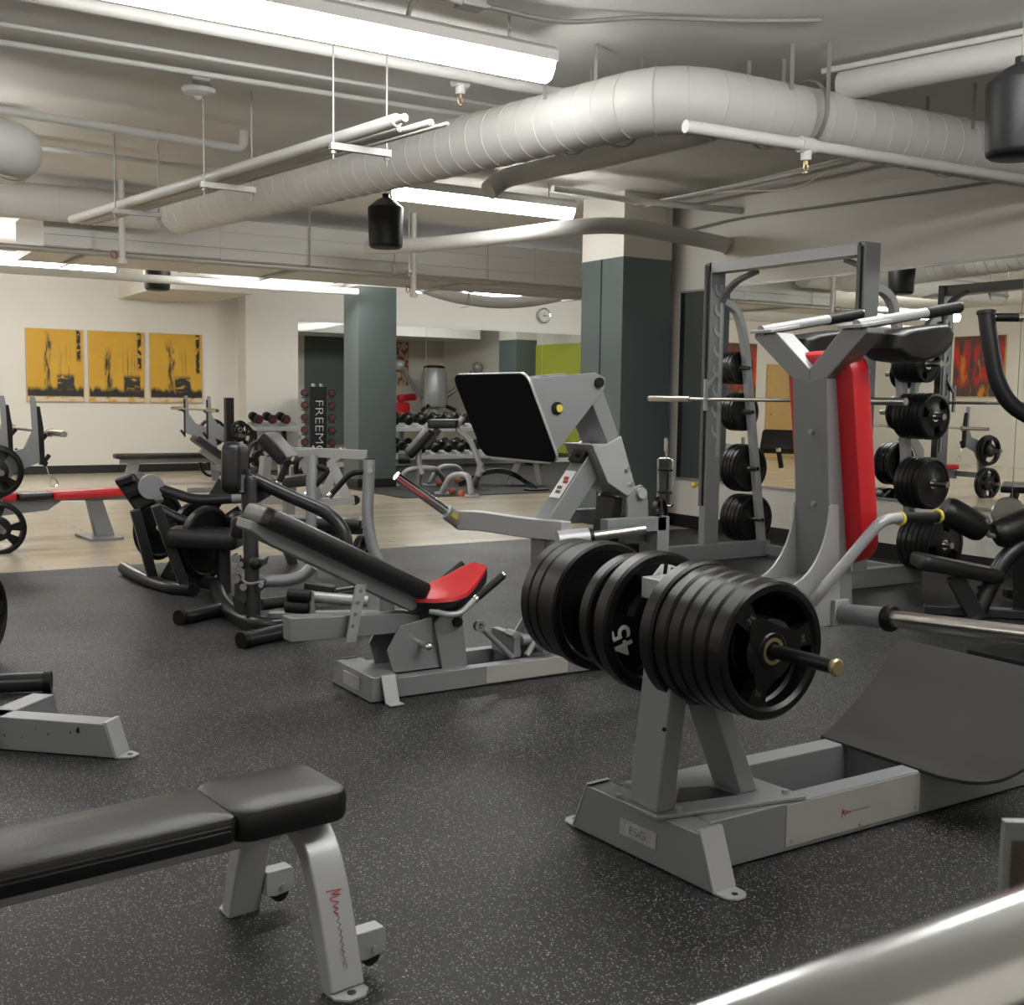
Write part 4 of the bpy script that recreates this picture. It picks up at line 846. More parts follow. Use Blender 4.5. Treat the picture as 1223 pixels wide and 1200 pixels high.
# ================================================================== Smith machine
sm = thing('smith_machine', 'tall grey Smith machine with storage horns against the mirrored wall', 'smith machine', (6.5, 6.2, 0))
def smith():
    r = sm; YL, YR_ = 6.95, 5.41; H = 2.39
    for y, s, nm in ((YL, 1, 'left'), (YR_, -1, 'right')):
        ya, yb = y-.045, y+.045
        part(MB().box((5.79, ya, .004), (6.92, yb, .135)), 'base_rail', 'silver', r, .004)
        p = part(MB().box((6.19, y-.035, .135), (6.34, y+.035, H)), 'post', 'silver', r, .004)
        part(MB().box((6.186, y-.014, .45), (6.191, y+.014, H-.03)), 'guide_slot', 'darker', p)
        part(MB().cyl((6.165, y, .45), (6.165, y, H-.02), .013), 'guide_rod', 'darkmark', p)
        # hook plate with notches on the inner face
        yi = y-s*.036; pts = [(6.30, yi, .95), (6.35, yi, .95)]
        mb = MB()
        mb.prism([(6.285, yi, .85), (6.315, yi, .85), (6.315, yi, 2.22), (6.285, yi, 2.22)], (0, -s*.008, 0))
        for k in range(8):
            z = 1.0+k*.16
            mb.prism([(6.285, yi, z), (6.285, yi, z+.035), (6.245, yi, z+.06), (6.245, yi, z+.10), (6.23, yi, z+.10), (6.225, yi, z+.05), (6.25, yi, z+.015)], (0, -s*.008, 0))
        part(mb, 'hook_plate', 'silver2', p)
        part(MB().sweep_bar(spline([(6.30, y, 2.09), (6.40, y, 2.08), (6.50, y, 2.02), (6.56, y, 1.90), (6.61, y, 1.72), (6.66, y, 1.40), (6.74, y, .90), (6.86, y, .13)], 5), .06, .06, (0, 1, 0)), 'rear_strut', 'silver2', r, .006)
        for (x, z) in ((6.615, 1.57), (6.67, 1.21), (6.745, .74), (6.82, .31)):
            h = part(MB().cyl((x, y-s*.05, z), (x, y+s*.36, z), .022), 'storage_horn', 'bar', r)
            part(MB().cyl((x, y-s*.05, z), (x, y-s*.035, z), .018, n=6), 'nut', 'chrome', h)
    part(MB().box((6.19, YR_, H-.085), (6.31, YL, H)), 'top_beam', 'silver2', r, .004)
    part(MB().box((6.86, YR_, .02), (6.92, YL, .10)), 'rear_beam', 'silver', r, .004)
    for y, s in ((YL, -1), (YR_, 1)):
        part(MB().sweep_bar(spline([(6.30, y+s*.02, 1.98), (6.32, y+s*.04, 2.12), (6.36, y+s*.14, 2.24), (6.40, y+s*.32, 2.31)], 5), .06, .03, (1, 0, 0)), 'corner_brace', 'silver', r, .003)
    part(MB().tube([(6.30, YL, 2.36), (6.55, YL, 2.36), (6.55, YR_, 2.36), (6.30, YR_, 2.36)], .02, fil=.06), 'rear_top_bar', 'silver', r) if False else None
    part(MB().cyl((6.14, YL+.03, .62), (6.19, YL+.03, .62), .012).sphere((6.125, YL+.03, .62), .026), 'pull_pin', 'yellow', r)
    b = part(MB().cyl((6.165, 4.99, 1.31), (6.165, 7.60, 1.31), .0145), 'lift_bar', 'bar', r)
    for y, e in ((7.10, 7.62), (5.26, 4.97)):
        part(MB().cyl((6.165, y, 1.31), (6.165, e, 1.31), .0255), 'bar_sleeve', 'bar', b)
    for y in (6.95, 5.41):
        part(MB().bar((6.15, y-.05, 1.22), (6.15, y-.05, 1.47), .03, .02, (0, 1, 0)).bar((6.16, y-.05, 1.40), (6.26, y-.05, 1.52), .02, .02), 'hook_latch', 'silver2', b)
smith()
for y, s, nm in ((6.95, 1, 'left'), (5.41, -1, 'right')):
    for i, (x, z) in enumerate(((6.615, 1.57), (6.67, 1.21), (6.745, .74), (6.82, .31))):
        lv = ('top', 'second', 'third', 'bottom')[i]
        rr = ((.135, .16, .20, .205) if nm == 'left' else (.128, .162, .185, .205))[i]
        nn = ((5, 4, 4, 5) if nm == 'left' else (6, 7, 5, 6))[i]; t = (.034, .034, .038, .042)[i]
        stack((x, y+s*.04, z), (0, s, 0), [(rr*(1.0 if k % 2 else .985), t) for k in range(nn)], f'Smith machine\'s {nm} {lv} horn', f'plates on the {nm} side of the Smith machine', 'chrome', 0 if nm == 'left' or i == 2 else 7)
stack((6.615, 5.37, 1.57), (0, 1, 0), [(.10, .025)], 'the inner end of the top right Smith machine horn', 'plates on the right side of the Smith machine') if False else None
# ================================================================== triceps bar leaning on the wall and plate on the floor
tb = thing('triceps_bar', 'chrome triceps bar with rectangular frame standing upright by the wide column', 'barbell', (7.3, 8.75, 0))
def tric():
    r = tb; c = V((7.18, 8.60, 0)); u = V((.45, -.89, 0)).normalized(); P = lambda a, z: c+u*a+V((.02, .01, 0))*(z-.5)+UP*z
    part(MB().tube([P(-.075, .27), P(-.085, .73), P(.07, .73), P(.085, .27), P(-.075, .27)], .012, fil=.03), 'bar_frame', 'chrome', r)
    part(MB().cyl(P(0, .73), P(-.005, .93), .013), 'bar_end', 'chrome', r)
    part(MB().cyl(P(-.01, .80), P(-.012, .93), .019), 'sleeve', 'chrome', r)
    part(MB().cyl(P(.0, .27), P(.0, .02), .018), 'sleeve', 'chrome', r)
    for z in (.40, .62): part(MB().cyl(P(-.08, z), P(.08, z), .014), 'cross_grip', 'grip', r)
tric()
stack((6.92, 8.40, .2), (.5, -.85, .0), [(.19, .045)], 'the floor beside the triceps bar', 'plates left on the floor')
# ================================================================== right edge machine
rm_ = thing('extension_machine', 'charcoal framed machine with black roller pads and seat at the right edge', 'exercise machine', (6.1, 4.25, 0))
def right_machine():
    r = rm_; D = 6.93; P = lambda x, y, d=0: onD(x, y, D+d)
    part(MB().pad(P(1093, 668), P(1192, 688), .26, .085, rc=.05, edge=.02), 'seat', 'vinyl', r)
    part(MB().bar(P(1140, 688), P(1168, 740), .10, .10), 'leg', 'dark', r, .006)
    part(MB().tube([P(1162, 742), P(1180, 705), P(1198, 668), P(1222, 648), P(1262, 640)], .052, 16, .15), 'curved_frame', 'dark', r)
    part(MB().bar(V((5.9, 4.55, .03)), V((6.55, 3.85, .03)), .09, .055), 'base_bar', 'dark', r, .006)
    part(MB().bar(P(1225, 648, .1), P(1228, 745, .1), .12, .12), 'post', 'darker', r, .006)
    a, b = P(1126, 606), P(1176, 634)
    def roller(a, b, rad):
        d = (b-a).normalized(); L = (b-a).length
        return MB().lathe(a, d, [(rad*.45, 0), (rad*.78, .006), (rad*.95, .03), (rad, .06), (rad, L-.06), (rad*.95, L-.03), (rad*.78, L-.006), (rad*.45, L)], 24)
    part(roller(a, b, .088), 'roller_pad', 'vinyl', r)
    a2, b2 = P(1188, 640), P(1245, 618)
    part(roller(a2, b2, .092), 'roller_pad', 'vinyl', r)
    part(MB().tube([a, b, P(1182, 639), a2, b2], .017), 'roller_axle', 'silver', r)
    part(MB().tube([P(1168, 700), P(1178, 712), P(1188, 700)], .008, 6), 'cable_loop', 'chrome', r)
    part(MB().lathe(P(1204, 612, .15), (-.8, -.6, 0), [(.0, 0), (.09, 0), (.10, .01), (.09, .02), (0, .02)], 24), 'cam_wheel', 'bar', r)
    part(MB().bar(P(1200, 708, .6), P(1240, 712, .6), .09, .06), 'foot_pad', 'darker', r, .01)
right_machine()
lv = thing('lever_arm_machine', 'thick black bent lever arm with a rubber grip at the right edge', 'exercise machine', (6.0, 3.4, 0))
def lever():
    r = lv; D = 5.6; P = lambda x, y, d=0: onD(x, y, D+d)
    part(MB().tube([P(1178, 374), P(1181, 400), P(1190, 455), P(1206, 484), P(1262, 516)], .040, 18, .1), 'lever_tube', 'darker', r)
    part(MB().cyl(P(1178, 371), P(1178, 375), .046), 'tube_cap', 'darker', r)
    h = part(MB().cyl(P(1170, 378), P(1222, 379), .012), 'handle', 'chrome', r)
    part(MB().cyl(P(1190, 379), P(1215, 379), .021), 'grip', 'grip', h)
    part(MB().cyl(P(1215, 379), P(1221, 379), .022), 'grip_cap', 'chrome', h)
    q = P(1262, 516); part(MB().cyl((q.x, q.y, 0), q, .045), 'post', 'darker', r)
    part(MB().box((q.x-.2, q.y-.3, 0), (q.x+.1, q.y+.3, .05)), 'base', 'darker', r, .006)
lever()
# ================================================================== foreground tube and post at lower right
solo(MB().tube([onD(1420, 1068, .60), onD(1230, 1140, .58), onD(1030, 1215, .56), onD(700, 1340, .53)], .0315, 28), 'chrome_handrail', 'rail', 'blurred polished tube crossing the bottom right corner close to the camera', 'handrail', None, 0, onD(1030, 1215, .56))
gp = thing('machine_post', 'grey post with a bolted bronze plate at the right edge above the blurred tube', 'machine post', (1.45, .95, 0))
def gpost():
    a = onD(1201, 981, 1.75); n = (RT).normalized(); f = FWH; z = a.z
    part(MB().prism([(a.x, a.y, 0), tuple(V((a.x, a.y, 0))+n*.12), tuple(V((a.x, a.y, 0))+n*.12+f*.018), tuple(V((a.x, a.y, 0))+f*.018)], (0, 0, z)), 'post', 'silver', gp, .003)
    q = V((a.x, a.y, 0))-f*.001+n*.012
    part(MB().prism([q+UP*(z-.125), q+n*.1+UP*(z-.125), q+n*.1+UP*(z-.03), q+UP*(z-.03)], -f*.002), 'bronze_plate', mat('bronze_plate', (.10, .085, .065), .4, .5, var=.2), gp)
    part(MB().sphere(q+n*.022+UP*(z-.055)-f*.003, .005), 'bolt_head', 'brass', gp)
gpost()
# ================================================================== left edge: grey base, charcoal foot, plate
lb = thing('weight_machine', 'grey angled machine base with two floor beams at the left edge', 'exercise machine', (.6, 4.3, 0))
def left_base():
    r = lb; Z = .125
    a, b = V((.915, 4.09, 0)), V((.30, 4.665, 0)); d = (a-b).normalized(); n = V((-d.y, d.x, 0)); n = n if n.y > 0 else -n
    part(MB().prism([b+UP*.004, a+UP*.004, a-d*.04+UP*Z, b+UP*Z], n*.09), 'floor_beam', 'silver', r, .004)
    e = a+n*.045
    part(MB().prism([e-n*.045-d*.045+UP*(Z+.006), e-n*.045-d*.03+UP*(Z+.006), e-n*.045+d*.008+UP*.01, e-n*.045+UP*.004], n*.09), 'end_strap', 'silver2', r, .001)
    part(MB().prism([e-n*.042+UP*.001, e-n*.042+d*.02+UP*.001, e-n*.02+d*.06+UP*.001, e+n*.02+d*.06+UP*.001, e+n*.042+d*.02+UP*.001, e+n*.042+UP*.001], UP*.007), 'foot_tab', 'silver2', r, .001)
    part(MB().cyl(e+d*.036+UP*.008, e+d*.036+UP*.0095, .010), 'bolt_hole', 'darker', r)
    c, g = V((.55, 4.36, 0))+n*.09, V((.84, 4.66, 0)); d2 = (g-c).normalized(); n2 = V((-d2.y, d2.x, 0))
    part(MB().prism([c+UP*.004-d2*.05, g+UP*.004, g-d2*.04+UP*Z, c+UP*Z-d2*.05], n2*.09), 'floor_beam', 'silver', r, .004)
    part(MB().prism([g-d2*.03+n2*.01+UP*.001, g+d2*.05+n2*.01+UP*.001, g+d2*.05+n2*.08+UP*.001, g-d2*.03+n2*.08+UP*.001], UP*.007), 'foot_tab', 'silver2', r, .001)
    rnd = random.Random(4)
    for k in range(6):
        q = b.lerp(a, .5+.07*k+rnd.uniform(-.03, .03))-n*.001+UP*rnd.uniform(.05, .09); g_ = rnd.choice((.4, .6, 1.5)); part(MB().prism([q-d*.004*g_, q+d*.005*g_, q+d*.003*g_+UP*.016*g_, q-d*.004*g_+UP*.010*g_], -n*.0006), 'paint_chip', 'darker', r)
left_base()
lf = thing('charcoal_machine', 'charcoal machine foot and dark frame cut by the left edge', 'exercise machine', (.6, 5.3, 0))
part(MB().tube([(.87, 5.19, .045), (.2, 5.42, .045)], .042, 18), 'floor_tube', 'dark', lf)
part(MB().cyl((.87, 5.19, .045), (.90, 5.18, .045), .045), 'rubber_end', 'grip', lf)
part(MB().tube([(.35, 5.37, .06), (.35, 5.9, .3), (.35, 6.0, .9)], .04, fil=.1), 'frame_tube', 'dark', lf)
part(MB().cyl((.35, 6.18, .22), (.762, 5.925, .22), .022), 'weight_horn', 'bar', lf)
plate((.745, 5.935, .222), (.85, -.5, 0), .195, .045, 'black weight plate cut by the left edge above the charcoal foot', 'plates on the left edge machine', 1.1)
# ================================================================== olympic bench with red pad at left
def bench_frame(r, X0, Y, sgn, padcol, seat, zt=.46):
    pass
ob_ = thing('olympic_bench', 'grey Olympic bench with long red pad at the left edge', 'weight bench', (2.3, 10.6, 0))
ob_.rotation_euler.z = R(4)
OBM = Matrix.Translation((2.3, 10.6, 0)) @ Matrix.Rotation(R(4), 4, 'Z') @ Matrix.Translation((-2.3, -10.6, 0))
def red_bench():
    r = ob_; Y = 10.6
    part(MB().pad((1.86, Y, .40), (2.58, Y, .415), .27, .07, rc=.03, edge=.015), 'seat_pad', 'red', r, label='red main pad')
    part(MB().pad((1.57, Y, .398), (1.855, Y, .40), .27, .06, rc=.02, edge=.012), 'black_pad', 'vinyl', r, label='black section of the pad')
    part(MB().pad((1.25, Y, .40), (1.565, Y, .405), .27, .07, rc=.03, edge=.015), 'head_pad', 'red', r, label='red head end of the pad')
    part(MB().prism([(1.2, Y-.04, .36), (2.6, Y-.04, .378), (2.57, Y-.04, .33), (1.95, Y-.04, .35), (1.83, Y-.04, .27), (1.2, Y-.04, .22)], (0, .08, 0)), 'spine_beam', 'silver', r, .004)
    part(MB().prism([(2.17, Y-.05, .34), (2.30, Y-.05, .34), (2.40, Y-.05, .02), (2.24, Y-.05, .02)], (0, .10, 0)), 'leg', 'silver', r, .004)
    part(MB().box((2.13, Y-.25, 0), (2.42, Y+.25, .02)), 'foot_plate', 'silver', r, .003)
    for s in (-1, 1):
        y = Y+s*.55; k_ = -.13
        pts = [(1.30+k_, y, .0), (1.44+k_, y, .0), (1.50+k_, y, .52), (1.58+k_, y, .64), (1.78+k_, y, .72), (1.80+k_, y, 1.0), (1.755+k_, y, 1.26), (1.72+k_, y, 1.26), (1.73+k_, y, .98), (1.66+k_, y, .84), (1.52+k_, y, .80), (1.36+k_, y, .62)]
        p = part(MB().prism(pts, (0, .035, 0)), 'side_plate', 'silver', r, .004)
        part(MB().prism([(1.782+k_, y-.004, .70), (1.82+k_, y-.004, .70), (1.815+k_, y-.004, 1.0), (1.79+k_, y-.004, 1.18), (1.765+k_, y-.004, 1.18)], (0, .043, 0)), 'bar_guard', 'grip', p)
        part(MB().bar((1.80+k_, y+.017, .70), (1.86+k_, y+.017, .78), .03, .03).bar((1.80+k_, y+.017, .72), (1.84+k_, y+.017, .70), .03, .04), 'bar_hook', 'grip', p)
        part(MB().bar((1.80+k_, y+.017, .90), (1.85+k_, y+.017, .96), .03, .03), 'bar_hook', 'grip', p)
        for z in (.20, .66): part(MB().cyl((1.42+k_, y, z), (1.42+k_, y+s*.3, z), .023), 'storage_horn', 'bar', p)
    part(MB().bar((1.27-.13, Y-.55, .3), (1.27, Y+.58, .3), .08, .08), 'cross_beam', 'silver', r, .004)
    part(MB().tube(spline([(1.83-.13, Y-.53, .70), (1.86-.13, Y-.54, .60), (1.90-.13, Y-.54, .58), (1.92-.13, Y-.54, .53), (1.86-.13, Y-.54, .52), (1.87-.13, Y-.54, .60)], 5), .004, 5), 'clip_chain', 'chrome', r)
red_bench()
def barbell(c, ax, label, L=2.2):
    c, ax = V(c), V(ax).normalized(); t = thing('barbell', label, 'barbell', c, 'barbells')
    part(MB().cyl(c-ax*L*.5, c+ax*L*.5, .014), 'shaft', 'bar', t)
    for s in (-1, 1):
        part(MB().cyl(c+ax*s*L*.31, c+ax*s*L*.5, .0255), 'sleeve', 'bar', t)
        part(MB().cyl(c+ax*s*L*.30, c+ax*s*L*.312, .036), 'collar', 'bar', t)
    return t
barbell(OBM @ V((1.735, 10.72, .965)), OBM.to_3x3() @ V((0, 1, 0)), 'steel barbell racked on the red padded bench at left')
stack(OBM @ V((1.29, 10.0, .66)), OBM.to_3x3() @ V((0, -1, 0)), [(.215, .045), (.2, .04)], 'the upper horn of the red padded bench', 'plates on the red padded bench')
stack(OBM @ V((1.29, 10.0, .20)), OBM.to_3x3() @ V((0, -1, 0)), [(.22, .045), (.215, .045)], 'the lower horn of the red padded bench', 'plates on the red padded bench')
# ================================================================== far benches in front of the amber canvases
fb2 = thing('olympic_bench', 'grey Olympic bench with thin black pad below the amber canvases', 'weight bench', (4.6, 16.4, 0))
def far_bench():
    r = fb2; Y = 16.4
    part(MB().pad((3.75, Y, .415), (5.2, Y, .41), .28, .07, rc=.03, edge=.015), 'pad', 'vinyl', r)
    part(MB().box((3.82, Y-.04, .31), (5.25, Y+.04, .38)), 'spine_beam', 'silver', r, .004)
    part(MB().prism([(3.93, Y-.05, .31), (4.08, Y-.05, .31), (4.0, Y-.05, .0), (3.84, Y-.05, .0)], (0, .1, 0)), 'leg', 'silver', r, .004)
    for s in (-1, 1):
        y = Y+s*.55; dx = .24*s+.0
        pts = [(5.30+dx*.0, y, .0), (5.42, y, .0), (5.38, y, .55), (5.30, y, .78), (5.06, y, .86), (4.96, y, 1.0), (4.945, y, 1.27), (4.90, y, 1.27), (4.90, y, .72), (5.10, y, .64), (5.26, y, .5)]
        p = part(MB().prism(pts, (0, .035, 0)), 'side_plate', 'silver', r, .004)
        part(MB().prism([(4.89, y-.004, .66), (4.905, y-.004, .66), (4.905, y-.004, 1.22), (4.89, y-.004, 1.22)], (0, .043, 0)).bar((4.90, y+.017, .68), (4.84, y+.017, .76), .03, .03).bar((4.90, y+.017, 1.03), (4.85, y+.017, 1.07), .03, .03), 'bar_hooks', 'grip', p)
        for z in (.25, .72): part(MB().cyl((5.33, y, z), (5.33, y+s*.3, z), .023), 'storage_horn', 'bar', p)
    part(MB().bar((5.34, Y-.55, .2), (5.34, Y+.58, .2), .08, .08), 'cross_beam', 'silver', r, .004)
far_bench()
barbell((4.865, 16.4, 1.075), (.0, 1, 0), 'steel barbell racked below the amber canvases', 2.2)
stack((5.33, 15.8, .72), (0, -1, 0), [(.19, .045), (.19, .04)], 'the bench below the canvases, near upper horn', 'plates on the bench below the canvases')
stack((5.33, 16.99, .72), (0, 1, 0), [(.21, .045), (.21, .04)], 'the bench below the canvases, far upper horn', 'plates on the bench below the canvases')
stack((5.33, 16.99, .25), (0, 1, 0), [(.21, .045)], 'the far lower horn of the bench below the canvases', 'plates on the bench below the canvases')
ib = thing('incline_bench', 'black incline bench with tall dark back post beside the wall pier', 'weight bench', (4.9, 15.0, 0))
def incline():
    r = ib; Y = 15.0
    part(MB().pad(onY(231, 522, Y), onY(279, 556, Y), .30, .09, (.5, 0, .8), .05, .02), 'backrest', 'vinyl', r)
    part(MB().bar(onY(240, 537, Y), onY(284, 566, Y), .09, .08), 'back_frame', 'silver', r, .004)
    part(MB().pad(onY(276, 566, Y), onY(304, 561, Y), .30, .08, rc=.05), 'seat', 'vinyl', r)
    a = onY(268, 560, Y); part(MB().bar((a.x, Y, 0), a, .08, .08), 'leg', 'silver', r, .004)
    part(MB().bar((a.x-.5, Y, .03), (a.x+.6, Y, .03), .08, .06), 'floor_beam', 'silver', r, .004)
    q = onY(279, 475, Y); part(MB().bar((q.x, Y+.2, 0), (q.x, Y+.2, q.z), .11, .11), 'back_post', 'darker', r, .006)
    part(MB().cyl(onY(283, 513, Y), onY(283, 513, Y)+V((0, .3, 0)), .02), 'horn', 'bar', r)
incline()
plate(onY(286, 513, 14.95), (.25, -1, 0), .125, .04, 'small black weight plate beside the dark post of the incline bench', 'plates on the incline bench', .4)
# ================================================================== charcoal plate loaded machine (left centre, arched foot)
cm = thing('calf_machine', 'charcoal plate loaded seated machine with arched foot rail near the wood floor', 'exercise machine', (2.2, 7.6, 0))
def calf():
    r = cm; D = 7.75; P = lambda x, y, d=0: onD(x, y, D+d)
    part(MB().tube(spline([fl(148, 678, .045), fl(170, 690, .04), fl(200, 700, .04), fl(226, 703, .045)], 5), .042, 18), 'foot_rail', 'dark', r)
    e = fl(226, 703, .045); part(MB().cyl(e, e+(fl(236, 705, .045)-e).normalized()*.05, .045), 'rubber_end', 'grip', r)
    for (a, b) in (((161, 608), (183, 692)), ((186, 603), (221, 701))):
        q = fl(b[0], b[1], .05); t = onY(a[0], a[1], q.y); part(MB().bar(t, q, .05, .065), 'leg', 'dark', r, .008)
    d = V((0, 1, 0))
    a, b, c, e = [P(*q) for q in ((134, 573), (158, 564), (187, 601), (162, 613))]
    f = FWH*.22; part(MB().ring_loft([[a, b, c, e], [q+f for q in (a, b, c, e)]]), 'pad_housing', 'darker', r, .025, seg=3)
    for (x0, y0, x1, y1) in ((143, 577, 160, 571), (152, 592, 172, 585)): part(MB().bar(P(x0, y0, -.02), P(x1, y1, -.02), .05, .05), 'pad_block', 'grip', r, .01)
    q = P(180, 581, -.03); part(MB().cyl(q, q-FWH*.03+RT*.015, .085, n=28), 'cover_disc', 'silver', r, .003)
    part(MB().tube([P(184, 581), P(232, 597), P(262, 596), P(296, 593)], .036, 16, .12), 'long_arm', 'dark', r)
    part(MB().cyl(P(278, 595), P(290, 594), .038), 'arm_collar', 'silver', r)
    part(MB().tube([P(188, 606), P(215, 620), P(245, 630)], .032, 14, .1), 'lower_arm', 'dark', r)
    part(MB().pad(P(200, 640, -.35), P(288, 644, -.35), .30, .12, rc=.06, edge=.03), 'seat', 'vinyl', r)
    part(MB().bar(P(270, 575, .1), P(200, 692, .1), .08, .11), 'main_strut', 'dark', r, .008)
    part(MB().bar(P(290, 610, .2), P(245, 640, .2), .08, .10), 'rear_strut', 'dark', r, .008)
    q = P(267, 650, -.3); part(MB().cyl((q.x, q.y, 0), q, .045), 'seat_post', 'dark', r)
    part(MB().bar(V((q.x, q.y, .05)), P(205, 688, -.1), .06, .08), 'base_beam', 'dark', r, .006)
    part(MB().cyl(P(190, 630, .3), P(250, 655, -.15), .024), 'weight_horn', 'bar', r)
    q = P(262, 586, .3); part(MB().lathe(P(238, 622, .2), (.2, -1, .3), [(0, 0), (.07, 0), (.075, .03), (.06, .05), (0, .055)], 20), 'knee_roller', 'vinyl', r)
    part(MB().pad(P(250, 597, .15), P(292, 594, .15), .2, .06, rc=.03), 'upper_pad', 'vinyl', r)
    part(MB().sphere(P(282, 622, -.1), .085, .8, 1, .8), 'roller_end', 'vinyl', r)
calf()
P_ = lambda x, y, D: onD(x, y, D)
plate(P_(246, 648, 7.55), (.55, -.83, -.05), .245, .05, 'front black weight plate under the seat of the charcoal machine', 'plates on the charcoal machine', 1.3, None, 'bar', 0)
plate(P_(232, 640, 7.95), (.55, -.83, -.05), .24, .05, 'middle black weight plate behind the seat of the charcoal machine', 'plates on the charcoal machine', .3, None, 'bar', 0)
plate(P_(190, 628, 8.35), (.55, -.83, -.05), .25, .05, 'black weight plate behind the two dark legs of the charcoal machine', 'plates on the charcoal machine', .7, None, 'bar', 0)
# ================================================================== charcoal pressing machine behind the leg press
pm_ = thing('press_machine', 'charcoal machine with upright back pad and long bent arm behind the leg press', 'exercise machine', (2.15, 6.2, 0))
def press():
    r = pm_; D = 6.35; P = lambda x, y, d=0: onD(x, y, D+d)
    for a, b in (((218, 737), (278, 724)), ((293, 764), (348, 752))):
        p, q = fl(a[0], a[1], .04), fl(b[0], b[1], .04); b_ = part(MB().tube([p, q], .042, 16), 'foot_bar', 'dark', r)
        part(MB().cyl(p, p+(p-q).normalized()*.03, .046), 'rubber_end', 'grip', b_)
    part(MB().tube(spline([fl(258, 700, .05), fl(268, 722, .05), fl(290, 738, .05), fl(325, 746, .05), fl(365, 742, .05)], 6), .042, 16), 'curved_base', 'dark', r)
    q = fl(303, 742, .05); t = onD(296, 560, (q-O).dot(FW))
    part(MB().tube([q, t], .042, 18), 'upright_post', 'dark', r)
    part(MB().cyl(P(300, 600, -.1), P(299, 574, -.1), .036).sphere(P(299, 574, -.1), .036), 'short_post', 'dark', r)
    part(MB().pad(P(280, 590, -.12), P(281, 528, -.12), .26, .10, RT, .06, .03), 'back_pad', 'vinyl', r)
    part(MB().bar(P(291, 588, -.1), P(291, 532, -.1), .16, .012, RT), 'pad_plate', 'silver', r)
    part(MB().tube([P(290, 566), P(345, 592), P(392, 612), P(412, 634), P(417, 672)], .038, 16, .18), 'long_arm', 'dark', r)
    part(MB().prism([P(297, 580), P(330, 588), P(302, 604)], FWH*.02), 'web_plate', 'dark', r)
    # adjuster brackets, bolts and knob
    for (z0, pts) in ((0, ((285, 668), (298, 664), (314, 668), (312, 678), (292, 680), (283, 676))), (0, ((280, 696), (300, 690), (316, 694), (314, 704), (290, 722), (280, 714)))):
        part(MB().prism([P(*p_, -.08) for p_ in pts], FWH*.16), 'adjuster_bracket', 'dark', r, .004)
    for (x, y, rr) in ((283, 666, .026), (283, 690, .026), (289, 673, .016), (313, 698, .014), (292, 700, .02)): q = P(x, y, -.09); part(MB().cyl(q, q-FWH*.03, rr), 'bolt', 'chrome', r)
    q = P(307, 672, -.1); part(MB().cyl(q, q-FWH*.03, .012).sphere(q-FWH*.04, .036), 'knob', 'grip', r)
    part(MB().tube([P(286, 690, -.08), P(296, 698, -.1), P(316, 694, -.08)], .008, 6, .03), 'cable', 'wire', r)
    part(MB().tube([P(312, 694, .0), P(345, 693, 0), P(362, 688, 0), P(374, 676, 0)], .034, 16, .1), 'curved_tube', 'silver', r)
    part(MB().tube([fl(312, 722, .06), fl(345, 718, .06), fl(420, 706, .06)], .036, 14), 'rear_base', 'dark', r)
    part(MB().prism([P(277, 712), P(293, 710), P(293, 735), P(280, 730)], FWH*.05), 'foot_bracket', 'dark', r, .004)
    part(MB().pad(P(278, 628, .35), P(300, 630, .35), .2, .12, rc=.05), 'arm_pad', 'vinyl', r)
press()
# ================================================================== grey row machine with paired handles
rw = thing('row_machine', 'grey machine with two upright posts and black bent handles behind the leg press', 'exercise machine', (2.9, 6.6, 0))
def row():
    r = rw; D = 6.55; P = lambda x, y, d=0: onD(x, y, D+d)
    part(MB().tube(spline([P(441, 549), P(440, 580), P(439, 610), P(442, 640), P(450, 668), P(462, 700)], 5), .034, 18), 'handle_post', 'silver', r)
    q = P(441, 549); part(MB().cyl(q, q+UP*.008, .03), 'post_cap', 'grip', r)
    q = P(443, 562); part(MB().cyl(q, q-FWH*.045, .014), 'bolt', 'silver2', r)
    h = part(MB().tube([P(436, 563), P(418, 565), P(396, 590)], .017, 14, .05), 'handle', 'grip', r)
    part(MB().cyl(P(396.5, 589.5), P(393, 593.5), .019), 'grip_cap', 'chrome', h)
    d2 = .75
    part(MB().tube([P(373, 544, d2), P(372, 600, d2), P(371, 660, d2)], .036, 18), 'handle_post', 'silver', r)
    h = part(MB().tube([P(377, 556, d2), P(394, 561, d2), P(370, 587, d2)], .018, 14, .05), 'handle', 'grip', r)
    part(MB().cyl(P(370.5, 586.5, d2), P(366, 591, d2), .02), 'grip_cap', 'chrome', h)
    part(MB().tube([P(448, 662), P(462, 690), P(500, 712)], .045, 14, .1), 'lower_frame', 'silver', r)
    a = P(462, 700); part(MB().tube([(a.x, a.y, 0.04), a], .045), 'base_post', 'silver', r)
    part(MB().bar((a.x-.6, a.y+.3, .035), (a.x+.3, a.y-.1, .035), .08, .06), 'floor_beam', 'silver', r, .006)
    q = P(371, 660, d2); part(MB().cyl((q.x, q.y, 0), q, .04), 'base_post', 'silver', r)
    # foam rollers near the floor
    Dr = -.55
    for (x0, y0, x1, y1) in ((343, 710, 372, 712), (340, 724, 370, 726)):
        part(MB().cyl(P(x0, y0, Dr), P(x1, y1, Dr), .034), 'foam_roller', 'grip', r, .012)
    part(MB().tube([P(366, 712, Dr+.1), P(440, 718, Dr+.1)], .03), 'roller_tube', 'silver2', r)
    part(MB().prism([P(362, 706, Dr), P(374, 706, Dr), P(376, 736, Dr), P(361, 736, Dr)], FWH*.03), 'roller_bracket', 'silver', r, .006)
    part(MB().bar(P(364, 700, Dr+.2), P(400, 706, Dr+.2), .08, .06), 'knee_pad', 'vinyl', r, .01)
    part(MB().bar(P(360, 735, Dr+.1), V((P(360, 735, Dr+.1).x, P(360, 735, Dr+.1).y, .0)), .05, .05), 'roller_post', 'dark', r)
row()
